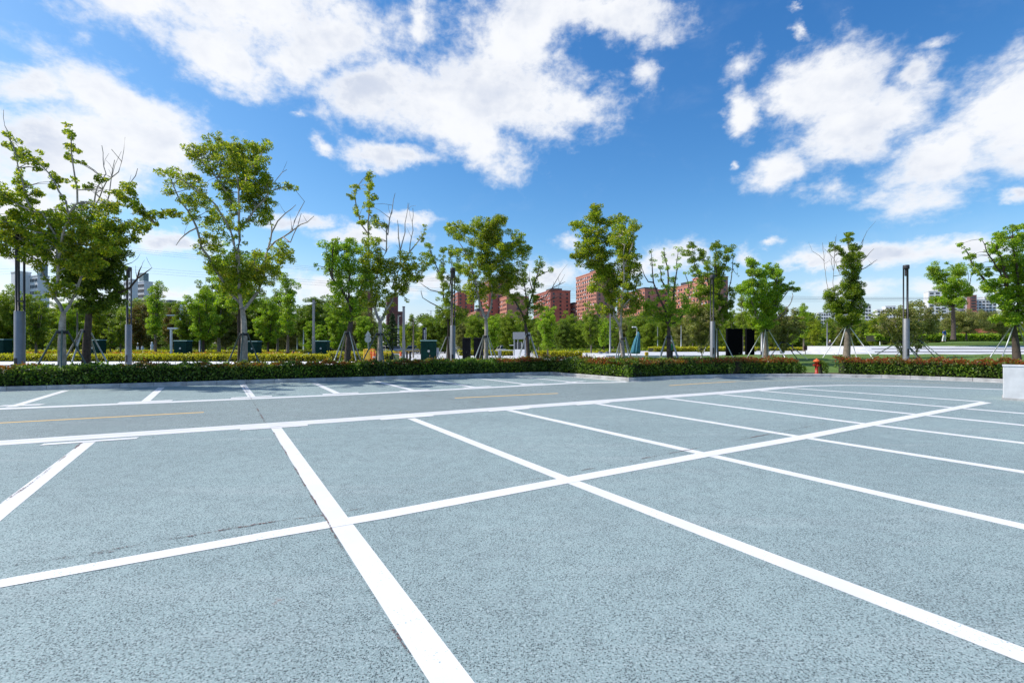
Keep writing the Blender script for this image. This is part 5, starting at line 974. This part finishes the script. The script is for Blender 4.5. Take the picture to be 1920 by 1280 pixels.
# ---------------------------------------------------------------- people (small, far)
def person(px, Y, z0, label, shirt, trousers, hat=None, rz=0., s=1.):
    th = thing('person', label, 'person', (X(px, Y), Y, z0), rz); th.scale = (s, s, s)
    J = [(0, 0, .95, .13), (0, 0, 1.12, .12), (0, 0, 1.3, .15), (0, 0, 1.44, .09), (0, 0, 1.50, .055), (0, .01, 1.58, .085), (0, .01, 1.68, .085), (.09, 0, .86, .085), (.10, -.02, .48, .058), (.10, .02, .09, .042), (.10, -.12, .04, .035),
         (-.09, 0, .86, .085), (-.12, .10, .48, .058), (-.12, .16, .09, .042), (-.12, .03, .04, .035), (.19, 0, 1.38, .06), (.24, -.02, 1.12, .042), (.23, -.14, .90, .03), (.23, -.18, .82, .028), (-.19, 0, 1.38, .06), (-.25, .03, 1.12, .042), (-.25, -.04, .88, .03), (-.25, -.06, .80, .028)]
    E_ = [(0, 1), (1, 2), (2, 3), (3, 4), (4, 5), (5, 6), (0, 7), (7, 8), (8, 9), (9, 10), (0, 11), (11, 12), (12, 13), (13, 14), (3, 15), (15, 16), (16, 17), (17, 18), (3, 19), (19, 20), (20, 21), (21, 22)]
    me = bpy.data.meshes.new('body'); me.from_pydata([j[:3] for j in J], E_, []); o = bpy.data.objects.new('body', me); C.objects.link(o); o.parent = th; me.materials.append(M_skin)
    sk = o.modifiers.new('skin', 'SKIN'); sk.use_smooth_shade = True
    for i, j in enumerate(J): me.skin_vertices[0].data[i].radius = (j[3], j[3])
    me.skin_vertices[0].data[0].use_root = True; ss_ = o.modifiers.new('sub', 'SUBSURF'); ss_.levels = 1; ss_.render_levels = 1
    mb = MB(); mb.tube([(0, 0, .9), (0, 0, 1.1), (0, 0, 1.3), (0, 0, 1.42), (0, 0, 1.47)], [.17, .155, .185, .15, .07], 12)
    for q in (15, 19): mb.tube([J[q][:3], J[q+1][:3]], [.085, .065], 8)
    mb.build('shirt', shirt, th, True)
    for q in (7, 11): mb = MB(); mb.tube([(J[q][0], J[q][1], .96), J[q][:3], J[q+1][:3], J[q+2][:3]], [.12, .115, .085, .07], 10); mb.build('trouser_leg', trousers, th, True)
    mb = MB(); mb.lathe((0, .015, 1.62), [(.105, 0), (.112, .06), (.09, .13), (.03, .165)], 12); mb.build('hat' if hat else 'hair', hat or M_hair, th, True)
M_gshirt = mat('green_cloth', (.01, .16, .07), .8); M_bshirt = mat('blue_cloth', (.02, .10, .35), .8); M_dk = mat('dark_cloth', (.02, .022, .03), .8)
person(1258, 40, .25, 'person in a green top and white hat just behind the airy tree trunk', M_gshirt, M_dk, M_wp, .6)
person(1556, 66, .6, 'person in dark blue with a white cap by the far grey pole', M_dk, M_dk, M_wp, -.4)
person(1771, 62, 2.1, 'person in blue walking on the mound behind the right lamp post trees', M_bshirt, M_rend, None, .3)

# ---------------------------------------------------------------- buildings
AX = Vector((.285, -.958, 0)); BX = Vector((.958, .285, 0))     # long lit side runs towards the camera, short side across
def block(pxc, ytop, Ht, La, Lb, label, floors, cols, bcols=3, wall=None, name='apartment_tower', cat='building', group=None, win=None, step=None, ax=None, plant=True, wscale=1., light=.35):
    """near vertical edge seen at column pxc with its top at row ytop; La = length of the left side, Lb = of the right side"""
    Y = (Ht-CH)*F/(HY-ytop); P = Vector((X(pxc, Y), Y, 0)); A = (ax or AX); B = Vector((-A.y, A.x, 0)) if ax else BX
    if B.x < 0: B = -B
    wall = wall or M_brick; rz = math.atan2(B.y, B.x)
    th = thing(name, label, cat, P, rz, group)                     # local x = across (B), local y = away (-A)
    mb = MB(); mb.box((Lb/2, La/2, Ht/2), (Lb, La, Ht)); mb.box((Lb/2, La/2, Ht+.35), (Lb+.5, La+.5, .7)); wl = mb.build('wall', wall, th)
    if step: mb = MB(); mb.box((Lb/2+.0, La/2-step[0]/2-La/2+La*.5, Ht+step[1]/2+.7), (Lb*.8, step[0], step[1])); mb.build('upper_storey', wall, th)
    if plant: mb = MB(); mb.box((Lb*.5, La*.35, Ht+1.9), (Lb*.55, La*.3, 2.4)); mb.box((Lb*.5, La*.75, Ht+1.3), (Lb*.4, La*.12, 1.2)); mb.build('roof_plant', M_roof, th)
    fh = (Ht-3)/floors; rr = random.Random(int(pxc*7+ytop)); cnt = 0
    wm = MB(); wm.box((0, 0, 0), (.22, 1.5*wscale, fh*.52)); w0 = None; rest = MB(); lights = MB()
    cells = [('a', i, j) for j in range(floors-1, -1, -1) for i in range(cols)]+[('b', i, j) for j in range(floors-1, -1, -1) for i in range(bcols)]
    for fc, i, j in cells:
        z = 2.2+fh*(j+.5)
        if z < 8: continue
        if fc == 'a': loc = (-.06, (i+.5)*La/cols+rr.choice((-.3, .2, .3)), z); r_ = 0
        else: loc = ((i+.5)*Lb/bcols, -.06, z); r_ = math.pi/2
        if cnt < 96:
            if w0 is None: w0 = wm.build('window', win or M_win, th); o = w0
            else: o = w0.copy(); C.objects.link(o); o.parent = th
            o.location = loc; o.rotation_euler = (0, 0, r_)
            if rr.random() < light:
                pass
        else: rest.box(loc, (.22, 1.5*wscale, fh*.52) if fc == 'a' else (1.5*wscale, .22, fh*.52))
        if rr.random() < light:
            if fc == 'a': lights.box((loc[0]-.22, loc[1]+rr.choice((-.5, .5)), z-fh*.22), (.4, 1.0, .8))
        cnt += 1
    if rest.v: tag(rest.build('windows', win or M_win, th), kind='stuff')
    if lights.v: tag(lights.build('balcony_units', M_rend, th), kind='stuff')
    return th
gb = 'red brick apartment towers'
block(1118, 509, 55, 35, 15, 'tallest brick tower, its sunlit side left of the kerb corner tree', 18, 11, group=gb, wall=M_brick2)
block(1079.5, 572, 34, 42, 9, 'low brick wing attached left of the tallest tower', 10, 14, group=gb, wall=M_brick2)
block(1209, 543, 45, 42, 22, 'brick tower with a broad dark side right of the kerb corner tree', 14, 12, group=gb, wall=M_brick2)
block(1327, 518, 50, 16, 17, 'brick tower with flat projecting roof behind the single lawn lamp', 15, 4, group=gb, wall=M_brick2, wscale=1.2)
block(1310, 531, 46, 45, 8, 'brick block attached left of the flat roofed tower', 14, 13, group=gb, wall=M_brick2)
block(1032, 545, 45, 40, 17, 'brick tower with a dark right side above the slim tree', 14, 11, group=gb)
block(950, 556, 38, 42, 17, 'brick block with a blank dark gable behind the broad tree', 11, 12, 1, group=gb, wall=M_brick2)
block(916, 527, 52, 36, 17, 'brick tower hidden inside the crown of the broad tree', 16, 10, group=gb)
block(858, 549, 45, 36, 14, 'brick tower seen right of the middle three rod lamp', 14, 10, group=gb)
block(893, 585, 25, 30, 9, 'low brick block below the tower right of the middle lamp', 8, 9, group=gb, wall=M_brick2)
gbb = 'brown brick towers'
block(726, 556, 48, 40, 10, 'brown tower behind the forked pale tree', 15, 10, 1, group=gbb, wall=M_brickd, plant=False)
block(737, 585, 33, 12, 10, 'lower brown block stepping down right of the brown tower', 9, 3, 1, group=gbb, wall=M_brickd, plant=False)
block(672, 546, 50, 30, 12, 'brown tower behind the dark trunked tree left of the forked one', 15, 8, 1, group=gbb, wall=M_brickd, plant=False)
FX = Vector((-.25, -.97, 0))
def wblock(px0, px1, ytop, Ht, D, label, floors, cols, m=None, win=None, bands=True, tower=None, side=-.42, group='pale apartment blocks'):
    """pale block seen face on"""
    Y = (Ht-CH)*F/(HY-ytop); x0, x1 = X(px0, Y), X(px1, Y); W = (x1-x0)*.95; th = thing('apartment_block', label, 'building', ((x0+x1)/2, Y, 0), side, group)
    mb = MB(); mb.box((0, D/2, Ht/2), (W, D, Ht)); mb.box((0, D/2, Ht+.3), (W+.4, D+.4, .6)); mb.build('wall', m or M_rend, th)
    fh = (Ht-2)/floors; w0 = None; cnt = 0; rr = random.Random(int(px0))
    for j in range(floors-1, -1, -1):
        for i in range(cols):
            z = 1.5+fh*(j+.5)
            if z < 9 or cnt > 95: continue
            wd = W/cols*(.62 if bands else .42)
            if w0 is None: mb = MB(); mb.box((0, 0, 0), (wd, .3, fh*.5)); w0 = mb.build('window', win or M_win, th); o = w0
            else: o = w0.copy(); C.objects.link(o); o.parent = th
            o.location = (-W/2+(i+.5)*W/cols, -.05, z); cnt += 1
    if tower: mb = MB(); mb.box((tower[0]*W, D/2, Ht+tower[2]/2), (W*tower[1], D*.6, tower[2])); mb.build('roof_room', tower[3], th)
    return th
wblock(12, 44, 511, 42, 5, 'blank white block at far left behind the three rod lamp', 1, 1, bands=False)
wblock(49, 78, 518, 40, 5, 'white block with small windows and a glass roof room at far left', 11, 5, bands=False, tower=(.35, .5, 7, M_glass))
wblock(226, 250, 525, 42, 4, 'white tower left part behind the second tall lamp', 12, 4, bands=False, m=M_rend)
wblock(250, 276, 529, 42, 5, 'grey white tower with glass roof room right of the second tall lamp', 12, 6, tower=(-.1, .55, 6, M_glass))
wblock(309, 320, 564, 30, 4, 'small grey tower top left of the white cross post', 8, 2, m=M_rendg)
wblock(1744, 1772, 546, 60, 14, 'tall white banded tower left of the ragged mound tree', 18, 3)
wblock(1762, 1792, 566, 50, 16, 'white banded tower partly behind the ragged mound tree', 15, 4)
wblock(1804, 1828, 557, 55, 14, 'white tower with grey glass bays right of the ragged mound tree', 17, 3, win=M_glass)
wblock(1820, 1830, 554, 56, 13, 'narrow red brown tower strip beside the grey glass bays', 17, 1, m=mat('red_brown_render', (.30, .13, .10), .85))
wblock(1830, 1852, 562, 52, 14, 'white tower right of the red brown strip', 15, 4)
wblock(1848, 1866, 556, 56, 14, 'white and salmon tower left of the right edge tree', 16, 3, m=M_rend)
wblock(1822, 1846, 585, 38, 12, 'salmon low block below the white towers', 6, 3, m=M_salmon)
wblock(1662, 1678, 574, 48, 14, 'white rooftop block left of the right lamp post', 12, 3)
wblock(1646, 1663, 580, 45, 14, 'lower stepped white block left of the rooftop block', 11, 3)
wblock(1618, 1632, 572, 48, 14, 'white block peeking right of the narrow rod tree', 12, 3)
wblock(1632, 1650, 586, 42, 14, 'low white block between two taller ones near the right lamp', 10, 3)
wblock(1536, 1556, 586, 42, 14, 'white block low over the trees left of the narrow rod tree', 10, 5)
wblock(1700, 1744, 591, 38, 14, 'long low white block behind the tree at the right lamp', 8, 8)
wblock(1520, 1538, 598, 34, 12, 'pale grey low block at the left of the small white skyline', 7, 4, m=M_rendg)
wblock(1470, 1500, 600, 34, 12, 'faint pale block behind the trees right of the bushy bright tree', 7, 6)
wblock(900, 912, 589, 36, 8, 'tiny white building between the brick blocks', 6, 2)
th = thing('pavilion', 'small pavilion with a red roof on the mound', 'building', (X(1838, 80), 80, 2.4)); mb = MB(); mb.box((0, 0, .7), (3.4, 2.5, 1.4)); mb.build('wall', mat('tan_wall', (.4, .33, .24), .8), th)
mb = MB(); mb.box((0, 0, 1.75), (4.2, 3.2, .75), tz=.45); mb.build('roof', mat('red_roof_tile', (.32, .09, .045), .8), th)

# ---------------------------------------------------------------- power lines and pylon
def pylon(px, Y, H, label):
    th = thing('pylon', label, 'pylon', (X(px, Y), Y, 0), group='steel lattice pylons'); mb = MB(); b, tp = 3.2, .7
    for sx in (-1, 1):
        for sy in (-1, 1): mb.tube([(sx*b, sy*b, 0), (sx*tp, sy*tp, H)], .13, 4)
    for k_ in range(11):
        z0, z1 = H*k_/11, H*(k_+1)/11; w0, w1 = b+(tp-b)*z0/H, b+(tp-b)*z1/H
        for sy in (-1, 1): mb.tube([(-w0, sy*w0, z0), (w1, sy*w1, z1)], .07, 4); mb.tube([(w0, sy*w0, z0), (-w1, sy*w1, z1)], .07, 4)
        for sx in (-1, 1): mb.tube([(sx*w0, -w0, z0), (sx*w1, w1, z1)], .07, 4)
    mb.build('lattice_tower', M_wire, th)
    for zf in (.72, .84, .96): mb = MB(); mb.tube([(-6, 0, H*zf), (0, 0, H*zf+.8), (6, 0, H*zf)], .14, 4); mb.tube([(-6, 0, H*zf), (6, 0, H*zf)], .1, 4); mb.build('cross_arm', M_wire, th)
pylon(217, 300, Z(470, 300), 'faint lattice pylon right of the far left trees'); pylon(2350, 300, Z(520, 300), 'pylon beyond the right edge')
WL = [(462, 545, 0), (466, 549, 1), (498, 568, 0), (503, 572, 1), (470, 553, 2), (508, 577, 2)]
nm = ['topmost power line', 'second power line from the top', 'fourth power line from the top', 'fifth power line from the top', 'third power line from the top', 'lowest power line']
for (ya, yb, g_), lb in zip(WL, nm):
    th = MB(); pts = []
    for i in range(41):
        px = -500+i*72; u = (px-217)/(2350-217); yy = ya+(555-ya)*max(0, min(1.2, u))*(.9 if ya < 480 else .75)+ (yb-ya)*.55*math.sin(max(0, min(1, u))*math.pi)
        if u < 0: yy = ya-u*60
        pts.append(at(px, yy, 290+g_*2))
    th.tube(pts, .05, 4); o = th.build('power_line', M_wire); tag(o, lb+' crossing the sky behind the trees', 'cable', 'power lines')
# white concrete block at the right edge
p = G(1881, 749.5); zt = Z(686.5, p.y); mb = MB(); th = thing('concrete_block', 'white concrete wall end cut by the right edge of the photo', 'wall', (p.x, p.y, 0), R(-46)); mb.box((1.5, .55, zt/2), (3.0, 1.1, zt), bev=.012); mb.build('body', M_conc, th)
mb = MB(); mb.box((1.5, .55, zt+.012), (3.03, 1.13, .02)); mb.build('top_slab', M_conc, th)
mb = MB(); mb.box((1.5, .55, .03), (3.04, 1.14, .06)); mb.build('footing', M_kerb, th)
